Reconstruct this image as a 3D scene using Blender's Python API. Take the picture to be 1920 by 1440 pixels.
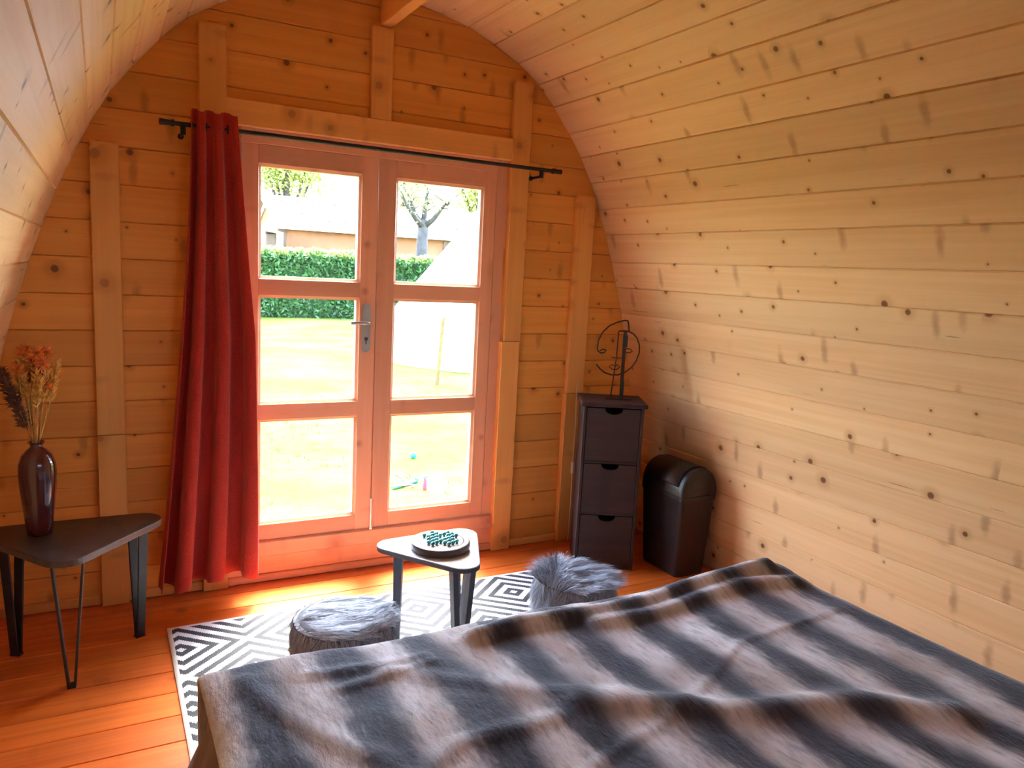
import bpy, math, random
from mathutils import Vector, Matrix, noise
random.seed(7)
R = math.radians
sc = bpy.context.scene
col = sc.collection
for o in list(bpy.data.objects):
    bpy.data.objects.remove(o, do_unlink=True)

# ------------------------------------------------------------------ camera
cam_d = bpy.data.cameras.new('camera')
cam = bpy.data.objects.new('camera', cam_d)
col.objects.link(cam)
cam_d.sensor_width = 36.0
cam_d.lens = 26.687
cam_d.clip_start = 0.02
cam_d.clip_end = 400
right = Vector((0.88021477, -0.47177209, 0.05150787))
up = Vector((0.02438303, 0.15334832, 0.98787133))
fwd = Vector((0.47394877, 0.86828301, -0.14648269))
cam.matrix_world = Matrix(((right.x, up.x, -fwd.x, -1.0863),
                           (right.y, up.y, -fwd.y, -3.3),
                           (right.z, up.z, -fwd.z, 1.4081), (0, 0, 0, 1)))
sc.camera = cam

# ------------------------------------------------------------------ light
world = bpy.data.worlds.new('sky')
sc.world = world
world.use_nodes = True
wn = world.node_tree
wn.nodes.clear()
sky = wn.nodes.new('ShaderNodeTexSky')
sky.sky_type = 'NISHITA'
sky.sun_disc = False
sky.sun_elevation = R(59)
sky.sun_rotation = R(22)
sky.altitude = 100
sky.air_density = 1.0
sky.dust_density = 1.5
hs = wn.nodes.new('ShaderNodeHueSaturation')
hs.inputs['Saturation'].default_value = 0.95
bg = wn.nodes.new('ShaderNodeBackground')
bg.inputs['Strength'].default_value = 0.65
wo = wn.nodes.new('ShaderNodeOutputWorld')
wn.links.new(sky.outputs[0], hs.inputs['Color'])
wn.links.new(hs.outputs[0], bg.inputs['Color'])
wn.links.new(bg.outputs[0], wo.inputs['Surface'])

sun_d = bpy.data.lights.new('sun', 'SUN')
sun_d.energy = 3.2
sun_d.angle = R(22)      # hazy sun behind thin cloud
sun_d.color = (1.0, 0.94, 0.85)
sun = bpy.data.objects.new('sun', sun_d)
col.objects.link(sun)
sun.rotation_euler = Vector((0.22, 0.55, 1.0)).to_track_quat('Z', 'Y').to_euler()


def portal(name, loc, rot, sx, sy):
    d = bpy.data.lights.new(name, 'AREA')
    d.shape = 'RECTANGLE'
    d.size, d.size_y = sx, sy
    d.cycles.is_portal = True
    o = bpy.data.objects.new(name, d)
    col.objects.link(o)
    o.location = loc
    o.rotation_euler = rot


portal('door_portal', (0, 0.07, 1.02), (R(-90), 0, 0), 1.16, 1.70)
portal('fill_window_portal', (0, -4.31, 1.63), (R(90), 0, 0), 0.72, 0.26)  # samples sky through the window added behind the camera for fill

sc.view_settings.view_transform = 'Standard'
sc.view_settings.look = 'None'
sc.view_settings.gamma = 1.0
sc.view_settings.use_curve_mapping = False
sc.view_settings.exposure = 3.55
sc.cycles.max_bounces = 9
sc.cycles.diffuse_bounces = 6
sc.cycles.glossy_bounces = 3
sc.cycles.transparent_max_bounces = 12
sc.cycles.use_adaptive_sampling = True
sc.cycles.adaptive_threshold = 0.07
sc.cycles.adaptive_min_samples = 16
sc.cycles.caustics_reflective = False
sc.cycles.caustics_refractive = False


# ------------------------------------------------------------------ materials
def mat(name):
    m = bpy.data.materials.new(name)
    m.use_nodes = True
    nt = m.node_tree
    nt.nodes.clear()
    out = nt.nodes.new('ShaderNodeOutputMaterial')
    b = nt.nodes.new('ShaderNodeBsdfPrincipled')
    nt.links.new(b.outputs[0], out.inputs['Surface'])
    return m, nt, b


def N(nt, t, **kw):
    n = nt.nodes.new('ShaderNode' + t)
    for k, v in kw.items():
        setattr(n, k, v)
    return n


def L(nt, a, b):
    nt.links.new(a, b)


def M(nt, op, a, b=None, c=None, clamp=False):
    n = nt.nodes.new('ShaderNodeMath')
    n.operation = op
    n.use_clamp = clamp
    for i, v in enumerate((a, b, c)):
        if v is None:
            continue
        if isinstance(v, (int, float)):
            n.inputs[i].default_value = v
        else:
            nt.links.new(v, n.inputs[i])
    return n.outputs[0]


def mixc(nt, fac, a, b, blend='MIX'):
    n = nt.nodes.new('ShaderNodeMix')
    n.data_type = 'RGBA'
    n.blend_type = blend
    for s, v in ((0, fac), (6, a), (7, b)):
        if isinstance(v, (int, float)):
            n.inputs[s].default_value = v
        elif isinstance(v, (tuple, list)):
            n.inputs[s].default_value = (*v, 1) if len(v) == 3 else v
        else:
            nt.links.new(v, n.inputs[s])
    return n.outputs[2]


def smooth(nt, v, lo, hi, a=0.0, b=1.0):
    n = nt.nodes.new('ShaderNodeMapRange')
    n.interpolation_type = 'SMOOTHSTEP'
    for i, x in ((1, lo), (2, hi), (3, a), (4, b)):
        if isinstance(x, (int, float)):
            n.inputs[i].default_value = x
        else:
            nt.links.new(x, n.inputs[i])
    nt.links.new(v, n.inputs[0])
    return n.outputs[0]


def coords(nt, scale=(1, 1, 1), rand=True):
    tc = N(nt, 'TexCoord')
    v = tc.outputs['Object']
    if rand:
        oi = N(nt, 'ObjectInfo')
        sca = N(nt, 'VectorMath', operation='SCALE')
        sca.inputs[0].default_value = (37.1, 19.7, 11.3)
        L(nt, oi.outputs['Random'], sca.inputs['Scale'])
        ad = N(nt, 'VectorMath', operation='ADD')
        L(nt, v, ad.inputs[0])
        L(nt, sca.outputs[0], ad.inputs[1])
        v = ad.outputs[0]
    return v


def scaled(nt, v, s):
    n = N(nt, 'VectorMath', operation='MULTIPLY')
    L(nt, v, n.inputs[0])
    n.inputs[1].default_value = s
    return n.outputs[0]


def noise_t(nt, v, scale=1.0, detail=3.0, rough=0.5, dist=0.0):
    n = N(nt, 'TexNoise')
    L(nt, v, n.inputs['Vector'])
    n.inputs['Scale'].default_value = scale
    n.inputs['Detail'].default_value = detail
    n.inputs['Roughness'].default_value = rough
    n.inputs['Distortion'].default_value = dist
    return n.outputs[0]


def bump(nt, b, h, strength, dist=0.01):
    n = N(nt, 'Bump')
    n.inputs['Strength'].default_value = strength
    n.inputs['Distance'].default_value = dist
    L(nt, h, n.inputs['Height'])
    L(nt, n.outputs[0], b.inputs['Normal'])


def wood(name, light, dark, knot, knots=1.0, rough=0.5, grain=0.35, spec=0.3, kscale=6.5, tintv=0.22, coat=0.0):
    """planed softwood: long grain along local x, round knots with halos, short resin cracks"""
    m, nt, b = mat(name)
    v = coords(nt)
    g = noise_t(nt, scaled(nt, v, (0.9, 38, 38)), 1.0, 4, 0.6, 0.6)
    g2 = noise_t(nt, scaled(nt, v, (0.5, 7, 7)), 1.0, 2, 0.5, 1.5)
    gg = M(nt, 'ADD', M(nt, 'MULTIPLY', g, 0.6), M(nt, 'MULTIPLY', g2, 0.4))
    c = mixc(nt, smooth(nt, gg, 0.35, 0.68, 0.0, grain * 1.6), light, dark)
    oi = N(nt, 'ObjectInfo')
    tint = M(nt, 'ADD', 1.0 - tintv * .5, M(nt, 'MULTIPLY', oi.outputs['Random'], tintv))
    tc = N(nt, 'CombineColor')
    for i in range(3):
        L(nt, tint, tc.inputs[i])
    c = mixc(nt, 1.0, c, tc.outputs[0], 'MULTIPLY')
    if knots > 0:
        wob = noise_t(nt, v, 30, 2)
        vo = N(nt, 'TexVoronoi', voronoi_dimensions='2D', feature='F1')
        vo.inputs['Scale'].default_value = kscale
        L(nt, v, vo.inputs['Vector'])
        sep = N(nt, 'SeparateColor')
        L(nt, vo.outputs['Color'], sep.inputs[0])
        present = smooth(nt, sep.outputs[0], 0.42, 0.44)
        r = M(nt, 'ADD', 0.028, M(nt, 'MULTIPLY', M(nt, 'POWER', sep.outputs[1], 2.2), 0.085))
        d = M(nt, 'ADD', vo.outputs['Distance'], M(nt, 'MULTIPLY', M(nt, 'SUBTRACT', wob, 0.5), 0.025))
        k = M(nt, 'SUBTRACT', 1.0, smooth(nt, d, M(nt, 'MULTIPLY', r, 0.55), r))
        halo = M(nt, 'SUBTRACT', 1.0, smooth(nt, d, r, M(nt, 'MULTIPLY', r, 3.0)))
        c = mixc(nt, M(nt, 'MULTIPLY', M(nt, 'MULTIPLY', halo, present), 0.55), c, tuple(x * .82 for x in dark))
        c = mixc(nt, M(nt, 'MULTIPLY', M(nt, 'MULTIPLY', k, present), knots), c, knot)
        # flame-shaped branch marks crossing the board
        sp = N(nt, 'TexVoronoi', voronoi_dimensions='2D', feature='F1')
        sp.inputs['Scale'].default_value = 1.0
        L(nt, scaled(nt, v, (8.0, 2.6, 1)), sp.inputs['Vector'])
        s2 = N(nt, 'SeparateColor')
        L(nt, sp.outputs['Color'], s2.inputs[0])
        fl = M(nt, 'MULTIPLY', M(nt, 'SUBTRACT', 1.0, smooth(nt, M(nt, 'ADD', sp.outputs['Distance'], M(nt, 'MULTIPLY', wob, 0.16)), 0.10, 0.27)),
               smooth(nt, s2.outputs[0], 0.64, 0.68))
        c = mixc(nt, M(nt, 'MULTIPLY', fl, 0.45 * knots), c, knot)
        cr = noise_t(nt, scaled(nt, v, (5.0, 120, 40)), 1.0, 1, 0.4)
        c = mixc(nt, M(nt, 'MULTIPLY', smooth(nt, cr, 0.79, 0.83), 0.6 * knots), c, (0.10, 0.04, 0.015))
    L(nt, c, b.inputs['Base Color'])
    b.inputs['Roughness'].default_value = rough
    b.inputs['Specular IOR Level'].default_value = spec
    if coat:
        b.inputs['Coat Weight'].default_value = coat
        b.inputs['Coat Roughness'].default_value = 0.22
    bump(nt, b, g, 0.10, 0.004)
    return m


def plain(name, color, rough=0.5, metal=0.0, spec=0.5, var=0.0, vscale=20, bmp=0.0, sheen=0.0, coat=0.0, trans=0.0):
    m, nt, b = mat(name)
    v = coords(nt)
    n = noise_t(nt, v, vscale, 3, 0.6)
    if var:
        c = mixc(nt, smooth(nt, n, 0.3, 0.7), tuple(x * (1 - var) for x in color), tuple(min(1, x * (1 + var)) for x in color))
        L(nt, c, b.inputs['Base Color'])
    else:
        b.inputs['Base Color'].default_value = (*color, 1)
    b.inputs['Roughness'].default_value = rough
    b.inputs['Metallic'].default_value = metal
    b.inputs['Specular IOR Level'].default_value = spec
    b.inputs['Sheen Weight'].default_value = sheen
    b.inputs['Coat Weight'].default_value = coat
    b.inputs['Transmission Weight'].default_value = trans
    if bmp:
        bump(nt, b, n, bmp, 0.005)
    return m


MT = {}
MT['pine'] = wood('pale knotty pine', (0.76, 0.50, 0.25), (0.62, 0.345, 0.14), (0.20, 0.075, 0.025))
MT['gable'] = wood('bounce tinted pine', (0.74, 0.32, 0.065), (0.57, 0.20, 0.03), (0.20, 0.07, 0.02), grain=0.3)  # same pine, with warm bounce light put into the gable colour
MT['trim'] = wood('planed pine trim', (0.75, 0.36, 0.10), (0.62, 0.26, 0.055), (0.28, 0.10, 0.04), knots=0.6, kscale=4.5, grain=0.25)
MT['door'] = wood('veil tinted joinery pine', (0.72, 0.35, 0.20), (0.60, 0.25, 0.13), (0.34, 0.13, 0.06), knots=0.35, kscale=3.5, grain=0.25, rough=0.42)  # pink of the lens veil is put into the joinery colour
MT['floor'] = wood('red orange varnished floorboard', (0.76, 0.175, 0.022), (0.48, 0.08, 0.009), (0.16, 0.03, 0.01), knots=0.3, rough=0.36, grain=0.5, spec=0.5, coat=0.5, kscale=3)
MT['dark_back'] = plain('dark bitumen felt', (0.03, 0.025, 0.02), 0.9, var=0.2)
MT['exterior'] = wood('outer cladding', (0.45, 0.26, 0.12), (0.30, 0.16, 0.07), (0.12, 0.05, 0.02))


def glass_mat():
    m = bpy.data.materials.new('window glass')
    m.use_nodes = True
    nt = m.node_tree
    nt.nodes.clear()
    out = N(nt, 'OutputMaterial')
    tr = N(nt, 'BsdfTransparent')
    tr.inputs[0].default_value = (0.97, 0.98, 0.97, 1)
    gl = N(nt, 'BsdfGlossy')
    gl.inputs['Roughness'].default_value = 0.02
    ge = N(nt, 'NewGeometry')       # Schlick reflectance, the same from both faces of the thin pane
    dt = N(nt, 'VectorMath', operation='DOT_PRODUCT')
    L(nt, ge.outputs['Incoming'], dt.inputs[0])
    L(nt, ge.outputs['Normal'], dt.inputs[1])
    om = M(nt, 'SUBTRACT', 1.0, M(nt, 'ABSOLUTE', dt.outputs['Value']), clamp=True)
    sch = M(nt, 'ADD', 0.03, M(nt, 'MULTIPLY', M(nt, 'POWER', om, 5.0), 0.97))
    mx = N(nt, 'MixShader')
    L(nt, sch, mx.inputs[0])
    L(nt, tr.outputs[0], mx.inputs[1])
    L(nt, gl.outputs[0], mx.inputs[2])
    L(nt, mx.outputs[0], out.inputs['Surface'])
    return m


MT['glass'] = glass_mat()


# ------------------------------------------------------------------ mesh helpers
class MB:
    def __init__(self):
        self.v, self.f = [], []

    def add(self, vs, fs):
        o = len(self.v)
        self.v += [tuple(p) for p in vs]
        self.f += [tuple(i + o for i in f) for f in fs]
        return self

    def box(self, x0, x1, y0, y1, z0, z1):
        return self.add([(x0, y0, z0), (x1, y0, z0), (x1, y1, z0), (x0, y1, z0), (x0, y0, z1), (x1, y0, z1), (x1, y1, z1), (x0, y1, z1)],
                        [(3, 2, 1, 0), (4, 5, 6, 7), (0, 1, 5, 4), (1, 2, 6, 5), (2, 3, 7, 6), (3, 0, 4, 7)])

    def tube(self, pts, r, n=8, closed=False, cap=True):
        pts = [Vector(p) for p in pts]
        rs = r if isinstance(r, (list, tuple)) else [r] * len(pts)
        rings = []
        a = None
        for i, p in enumerate(pts):
            if closed:
                d = pts[(i + 1) % len(pts)] - pts[i - 1]
            else:
                d = pts[min(i + 1, len(pts) - 1)] - pts[max(i - 1, 0)]
            d.normalize()
            if a is None:
                a = d.orthogonal().normalized()
            a = (a - d * a.dot(d))
            a = a.normalized() if a.length > 1e-6 else d.orthogonal().normalized()
            b = d.cross(a)
            rings.append([p + (a * math.cos(2 * math.pi * k / n) + b * math.sin(2 * math.pi * k / n)) * rs[i] for k in range(n)])
        vs = [q for g in rings for q in g]
        fs = []
        m = len(pts)
        for i in range(m if closed else m - 1):
            j = (i + 1) % m
            for k in range(n):
                fs.append((i * n + k, i * n + (k + 1) % n, j * n + (k + 1) % n, j * n + k))
        if cap and not closed:
            fs.append(tuple(range(n - 1, -1, -1)))
            fs.append(tuple((m - 1) * n + k for k in range(n)))
        return self.add(vs, fs)

    def lathe(self, prof, n=32, c=(0, 0, 0), cap=True, ribs=None):
        vs, fs = [], []
        for (r, z) in prof:
            for k in range(n):
                a = 2 * math.pi * k / n
                rr = r * (1 + (ribs[1] * math.cos(ribs[0] * a) if ribs else 0))
                vs.append((c[0] + rr * math.cos(a), c[1] + rr * math.sin(a), c[2] + z))
        for i in range(len(prof) - 1):
            for k in range(n):
                fs.append((i * n + k, i * n + (k + 1) % n, (i + 1) * n + (k + 1) % n, (i + 1) * n + k))
        if cap:
            fs.append(tuple(range(n - 1, -1, -1)))
            fs.append(tuple((len(prof) - 1) * n + k for k in range(n)))
        return self.add(vs, fs)

    def prism(self, poly, z0, z1):
        """poly of (x,y), ccw, extruded from z0 to z1"""
        n = len(poly)
        vs = [(x, y, z0) for x, y in poly] + [(x, y, z1) for x, y in poly]
        fs = [tuple(range(n - 1, -1, -1)), tuple(range(n, 2 * n))]
        fs += [(i, (i + 1) % n, n + (i + 1) % n, n + i) for i in range(n)]
        return self.add(vs, fs)

    def mesh(self, name):
        me = bpy.data.meshes.new(name)
        me.from_pydata(self.v, [], self.f)
        me.update()
        return me

    def obj(self, name, m, parent=None, smooth_=False, auto=None):
        return link(name, self.mesh(name), m, parent, smooth_, auto)


def link(name, me, m, parent=None, smooth_=False, auto=None):
    o = bpy.data.objects.new(name, me)
    col.objects.link(o)
    if m is not None and not me.materials:
        me.materials.append(m)
    if parent:
        o.parent = parent
    if smooth_:
        for p in me.polygons:
            p.use_smooth = True
        if auto:
            try:
                me.set_sharp_from_angle(angle=R(auto))
            except Exception:
                pass
    return o


def empty(name, loc=(0, 0, 0), rz=0.0):
    o = bpy.data.objects.new(name, None)
    o.empty_display_size = 0.1
    col.objects.link(o)
    o.location = loc
    o.rotation_euler = (0, 0, rz)
    return o


def tag(o, label, cat, group=None, kind=None):
    o['label'] = label
    o['category'] = cat
    if group:
        o['group'] = group
    if kind:
        o['kind'] = kind
    return o


def struct(o, label=None, cat=None):
    o['kind'] = 'structure'
    if label:
        o['label'] = label
        o['category'] = cat
    return o


def bevel(o, w=0.003, seg=2):
    md = o.modifiers.new('bevel', 'BEVEL')
    md.width = w
    md.segments = seg
    md.limit_method = 'ANGLE'
    md.angle_limit = R(35)
    return o


_cache = {}


def board_mesh(le, wi, th, ch=0.0025, tag_=''):
    """board lying along local x, width along local y, face towards +z at z=0, back at -th; long edges chamfered"""
    key = (round(le, 4), round(wi, 4), round(th, 4), ch, tag_)
    if key in _cache:
        return _cache[key]
    h, w = le / 2, wi / 2
    sec = [(-w, -th), (w, -th), (w, -ch * 1.2), (w - ch, 0), (-w + ch, 0), (-w, -ch * 1.2)]
    n = len(sec)
    b = MB()
    b.add([(-h, y, z) for y, z in sec] + [(h, y, z) for y, z in sec],
          [tuple(range(n - 1, -1, -1)), tuple(range(n, 2 * n))] + [(i, (i + 1) % n, n + (i + 1) % n, n + i) for i in range(n)])
    me = b.mesh('board')
    _cache[key] = me
    return me


def board(name, m, a, b_, width, th, normal, parent=None, ch=0.0025, roll=None):
    """board from point a to b_ (centre line of its face), face normal given"""
    a, b_, z = Vector(a), Vector(b_), Vector(normal).normalized()
    x = (b_ - a)
    le = x.length
    x.normalize()
    y = z.cross(x)
    me = board_mesh(le, width, th, ch, m.name)
    o = link(name, me, m, parent)
    c = (a + b_) / 2
    o.matrix_world = Matrix(((x.x, y.x, z.x, c.x), (x.y, y.y, z.y, c.y), (x.z, y.z, z.z, c.z), (0, 0, 0, 1)))
    return o


# ------------------------------------------------------------------ the pod shell
PITCH = 0.138
prof = [(0.0, 2.552), (0.127, 2.536), (0.264, 2.513), (0.399, 2.483), (0.534, 2.433), (0.662, 2.370), (0.775, 2.293), (0.868, 2.203),
        (0.962, 2.090), (1.039, 1.986), (1.106, 1.867), (1.167, 1.741), (1.221, 1.618), (1.270, 1.482), (1.314, 1.353),
        (1.355, 1.219), (1.391, 1.088), (1.423, 0.955), (1.452, 0.820), (1.477, 0.684), (1.499, 0.545), (1.518, 0.407),
        (1.535, 0.268), (1.549, 0.134), (1.561, 0.0), (1.570, -0.10)]
YB = -4.25      # back wall


def prof_x(z):
    for (x0, z0), (x1, z1) in zip(prof, prof[1:]):
        if z1 <= z <= z0:
            t = (z0 - z) / (z0 - z1)
            return x0 + (x1 - x0) * t
    return 0.0 if z > prof[0][1] else prof[-1][0]


def shell(name, pts):
    """felt-covered outer skin behind the planks"""
    b = MB()
    nrm = []
    for i, (x, z) in enumerate(pts):
        x0, z0 = pts[max(i - 1, 0)]
        x1, z1 = pts[min(i + 1, len(pts) - 1)]
        d = Vector((x1 - x0, z1 - z0)).normalized()
        n = Vector((-d.y, d.x))
        if n.x * x + n.y * (z - 0.6) < 0:
            n = -n
        nrm.append(n)
    loop = [(x + n.x * .031, z + n.y * .031) for (x, z), n in zip(pts, nrm)] + \
           [(x + n.x * .055, z + n.y * .055) for (x, z), n in reversed(list(zip(pts, nrm)))]
    k = len(loop)
    b.add([(x, 0.10, z) for x, z in loop] + [(x, YB - .05, z) for x, z in loop],
          [(i, (i + 1) % k, k + (i + 1) % k, k + i) for i in range(k)])
    m_ = len(pts)
    b.f += [(i, i + 1, k - 2 - i, k - 1 - i) for i in range(m_ - 1)]
    b.f += [(k + i + 1, k + i, 2 * k - 1 - i, 2 * k - 2 - i) for i in range(m_ - 1)]
    return struct(b.obj(name, MT['dark_back']))


SPLIT = 8
wall_right = shell('wall_right', prof[SPLIT:])
wall_left = shell('wall_left', [(-x, z) for x, z in prof[SPLIT:]])
ceiling = shell('ceiling', [(-x, z) for x, z in reversed(prof[:SPLIT + 1])] + prof[1:SPLIT + 1])
for sgn, wall in ((1, wall_right), (-1, wall_left)):
    for i in range(len(prof) - 1):
        (x0, z0), (x1, z1) = prof[i], prof[i + 1]
        a, c = Vector((sgn * x0, 0, z0)), Vector((sgn * x1, 0, z1))
        d = c - a
        mid = (a + c) / 2
        n = Vector((0, 1, 0)).cross(d).normalized()
        if n.dot(Vector((0, 0, 0.9)) - mid) < 0:
            n = -n
        jig = random.uniform(-.0012, .0012)
        mid = mid + n * jig
        board('plank', MT['pine'], (mid.x, 0.05, mid.z), (mid.x, YB, mid.z), round(d.length, 3) + 0.0005, 0.028, n,
              wall if i >= SPLIT else ceiling, 0.0042)

# front gable: backing + planks ------------------------------------------------
wall_front = None
JX = 0.630        # half width of the door opening
LZ = 1.93
b = MB()
side = [(x, z) for x, z in prof if x > JX]
zt = None
for z in [2.3 + .001 * i for i in range(200)]:
    if prof_x(z) <= JX:
        zt = z
        break
for s in (1, -1):
    poly = [(JX, 0)] + [(x + .02, z) for x, z in reversed(side) if z >= 0] + [(JX, zt)]
    if s < 0:
        poly = [(-x, z) for x, z in reversed(poly)]
    n = len(poly)
    b.add([(x, .030, z) for x, z in poly] + [(x, .060, z) for x, z in poly],
          [tuple(range(n)), tuple(range(2 * n - 1, n - 1, -1))] + [(i, n + i, n + (i + 1) % n, (i + 1) % n) for i in range(n)])
top = [(-x, z) for x, z in prof if x <= JX] [::-1] + [(x, z) for x, z in prof if 0 < x <= JX]
poly = [(-JX, LZ), (JX, LZ), (JX, zt)] + top[::-1] + [(-JX, zt)]
n = len(poly)
b.add([(x, .030, z + (0.02 if i > 1 else 0)) for i, (x, z) in enumerate(poly)] + [(x, .060, z + (0.02 if i > 1 else 0)) for i, (x, z) in enumerate(poly)],
      [tuple(range(n)), tuple(range(2 * n - 1, n - 1, -1))] + [(i, n + i, n + (i + 1) % n, (i + 1) % n) for i in range(n)])
wall_front = struct(b.obj('wall_front', MT['exterior']))


def gplank(xa0, xa1, xb0, xb1, z0, z1, parent, y=0.0, th=0.03):
    """gable plank; xa = left/right ends at the bottom edge, xb at the top edge"""
    cx, cz, h = (xa0 + xa1) / 2, (z0 + z1) / 2, (z1 - z0) / 2
    ch = 0.0032
    q = 0.0004
    b = MB()
    f = [(xa0 - cx, -h + q + ch), (xa1 - cx, -h + q + ch), (xb1 - cx, h - q - ch), (xb0 - cx, h - q - ch)]
    e = [(xa0 - cx, -h + q), (xa1 - cx, -h + q), (xb1 - cx, h - q), (xb0 - cx, h - q)]
    b.add([(x, yy, 0) for x, yy in f] + [(x, yy, -ch * 1.3) for x, yy in e] + [(x, yy, -th) for x, yy in e],
          [(0, 1, 2, 3)] + [(4 + i, 4 + (i + 1) % 4, (i + 1) % 4, i) for i in range(4)] +
          [(8 + i, 8 + (i + 1) % 4, 4 + (i + 1) % 4, 4 + i) for i in range(4)] + [(11, 10, 9, 8)])
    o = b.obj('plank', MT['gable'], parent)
    o.matrix_world = Matrix(((1, 0, 0, cx), (0, 0, -1, y + random.uniform(-.0008, .0008)), (0, 1, 0, cz), (0, 0, 0, 1)))
    return o


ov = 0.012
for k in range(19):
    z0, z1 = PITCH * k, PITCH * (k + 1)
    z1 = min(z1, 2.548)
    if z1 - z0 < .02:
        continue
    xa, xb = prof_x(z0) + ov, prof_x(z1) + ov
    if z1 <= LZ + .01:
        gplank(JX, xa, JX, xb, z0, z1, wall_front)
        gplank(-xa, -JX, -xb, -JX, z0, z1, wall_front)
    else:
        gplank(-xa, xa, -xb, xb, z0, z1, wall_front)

# back gable behind the camera, with an added window lighting the front gable
WX, W0, W1 = .36, 1.50, 1.76
half = [(x + .02, z) for x, z in prof if x > WX and z >= 0]
mid_ = [(x, z) for x, z in prof if x <= WX]
zw = [z for z in [2.3 + .001 * i for i in range(200)] if prof_x(z) <= WX][0]
b = MB()


def slab(poly, y0, y1):
    n = len(poly)
    b.add([(x, y0, z) for x, z in poly] + [(x, y1, z) for x, z in poly],
          [tuple(range(n - 1, -1, -1)), tuple(range(n, 2 * n))] + [(i, (i + 1) % n, n + (i + 1) % n, n + i) for i in range(n)])


pr_ = [(WX, 0)] + half[::-1] + [(WX, zw)]
slab(pr_, YB, YB - .04)
slab([(-x, z) for x, z in reversed(pr_)], YB, YB - .04)
slab([(-WX, 0), (WX, 0), (WX, W0), (-WX, W0)], YB, YB - .04)
slab([(-WX, W1), (WX, W1), (WX, zw)] + [(x, z + .02) for x, z in reversed(mid_)] + [(-x, z + .02) for x, z in mid_[1:]] + [(-WX, zw)], YB, YB - .04)
struct(b.obj('wall_back', MT['pine']))
wr = struct(empty('fill_window_1', (0, YB, W0)), 'unseen glazed window added in the rear gable for fill light', 'window')
for nm, x0, x1, z0, z1 in (('frame_bar', -WX, WX, 0, .045), ('frame_bar', -WX, WX, W1 - W0 - .045, W1 - W0), ('frame_bar', -WX, -WX + .045, .045, W1 - W0 - .045),
                           ('frame_bar', WX - .045, WX, .045, W1 - W0 - .045), ('mullion', -.022, .022, .045, W1 - W0 - .045)):
    MB().box(x0, x1, -.045, .012, z0, z1).obj(nm, MT['door'], wr)
for x0, x1 in ((-WX + .04, -.018), (.018, WX - .04)):
    MB().box(x0, x1, -.020, -.016, .04, W1 - W0 - .04).obj('pane', MT['glass'], wr)

# floor: red varnished boards running across the pod
floor = struct(MB().box(-1.62, 1.62, YB - .04, 0.06, -0.09, -0.024).obj('floor', MT['dark_back']))
y = -0.093 + 0.14
k = 0
while y > YB:
    y1 = y - 0.14
    yc0 = min(y, 0.03)
    w = yc0 - y1
    board('floorboard', MT['floor'], (-1.556, (yc0 + y1) / 2, random.uniform(-.0006, .0004)), (1.556, (yc0 + y1) / 2, 0), round(w - .0012, 4), 0.024, (0, 0, 1), floor, 0.0028)
    y = y1
    k += 1

# ridge beam and gable posts ---------------------------------------------------
struct(board('trim_1', MT['trim'], (0.012, 0.0, 2.41), (0.012, YB, 2.41), 0.050, 0.13, (0, 0, -1), None, 0.002),
       'long pine ridge beam running under the ceiling', 'beam')
FR = -0.028


def post(name, x0, x1, z0, z1, label, y=FR):
    return struct(board(name, MT['trim'], ((x0 + x1) / 2, y, z0), ((x0 + x1) / 2, y, z1), x1 - x0, -y + .0, (0, -1, 0), None, 0.003), label, 'batten')


post('trim_2', -0.053, 0.041, 2.025, 2.40, 'short pine post above the double door under the ridge beam')
t = post('trim_3', 0.640, 0.735, 1.069, 2.284, 'pine batten right of the door, upper length')
post('trim_4', 0.628, 0.729, 0.002, 1.067, 'pine batten right of the door, lower length standing on the floor', FR - .006)
post('trim_5', -0.735, -0.634, 0.002, 2.284, 'tall pine batten left of the door, behind the curtain')
post('trim_6', -1.112, -1.014, 0.70, 1.802, 'outer left pine batten, upper length')
post('trim_7', -1.112, -1.012, 0.002, 0.698, 'outer left pine batten, lower length behind the vase table', FR - .004)
post('trim_8', 1.022, 1.128, 0.80, 1.800, 'outer right pine batten, upper length above the drawer tower')
post('trim_9', 1.018, 1.126, 0.002, 0.798, 'outer right pine batten, lower length beside the drawer tower', FR - .004)
struct(board('trim_10', MT['trim'], (-0.634, -0.022, 1.976), (0.640, -0.022, 1.976), 0.102, 0.022, (0, -1, 0), None, 0.004),
       'horizontal pine lintel board above the double door', 'batten')

# door frame -------------------------------------------------------------------
fr = struct(empty('trim_11', (0, 0, 0)), 'pine frame around the glazed double door', 'door frame')
board('jamb', MT['door'], (0.6085, 0.0, 0.0), (0.6085, 0.0, 1.93), 0.060, 0.085, (0, -1, 0), fr)
board('jamb', MT['door'], (-0.6085, 0.0, 0.0), (-0.6085, 0.0, 1.93), 0.060, 0.085, (0, -1, 0), fr)
board('head', MT['door'], (-0.578, -0.004, 1.8955), (0.578, -0.004, 1.8955), 0.058, 0.089, (0, -1, 0), fr)
board('sill', MT['door'], (-0.632, -0.016, 0.150), (0.632, -0.016, 0.150), 0.068, 0.10, (0, -1, 0), fr, 0.004)
board('threshold', MT['door'], (-0.632, -0.004, 0.075), (0.632, -0.004, 0.075), 0.080, 0.085, (0, -1, 0), fr)
board('floor_strip', MT['door'], (-0.632, -0.018, 0.018), (0.632, -0.018, 0.018), 0.033, 0.03, (0, -1, 0), fr, 0.005)
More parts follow.
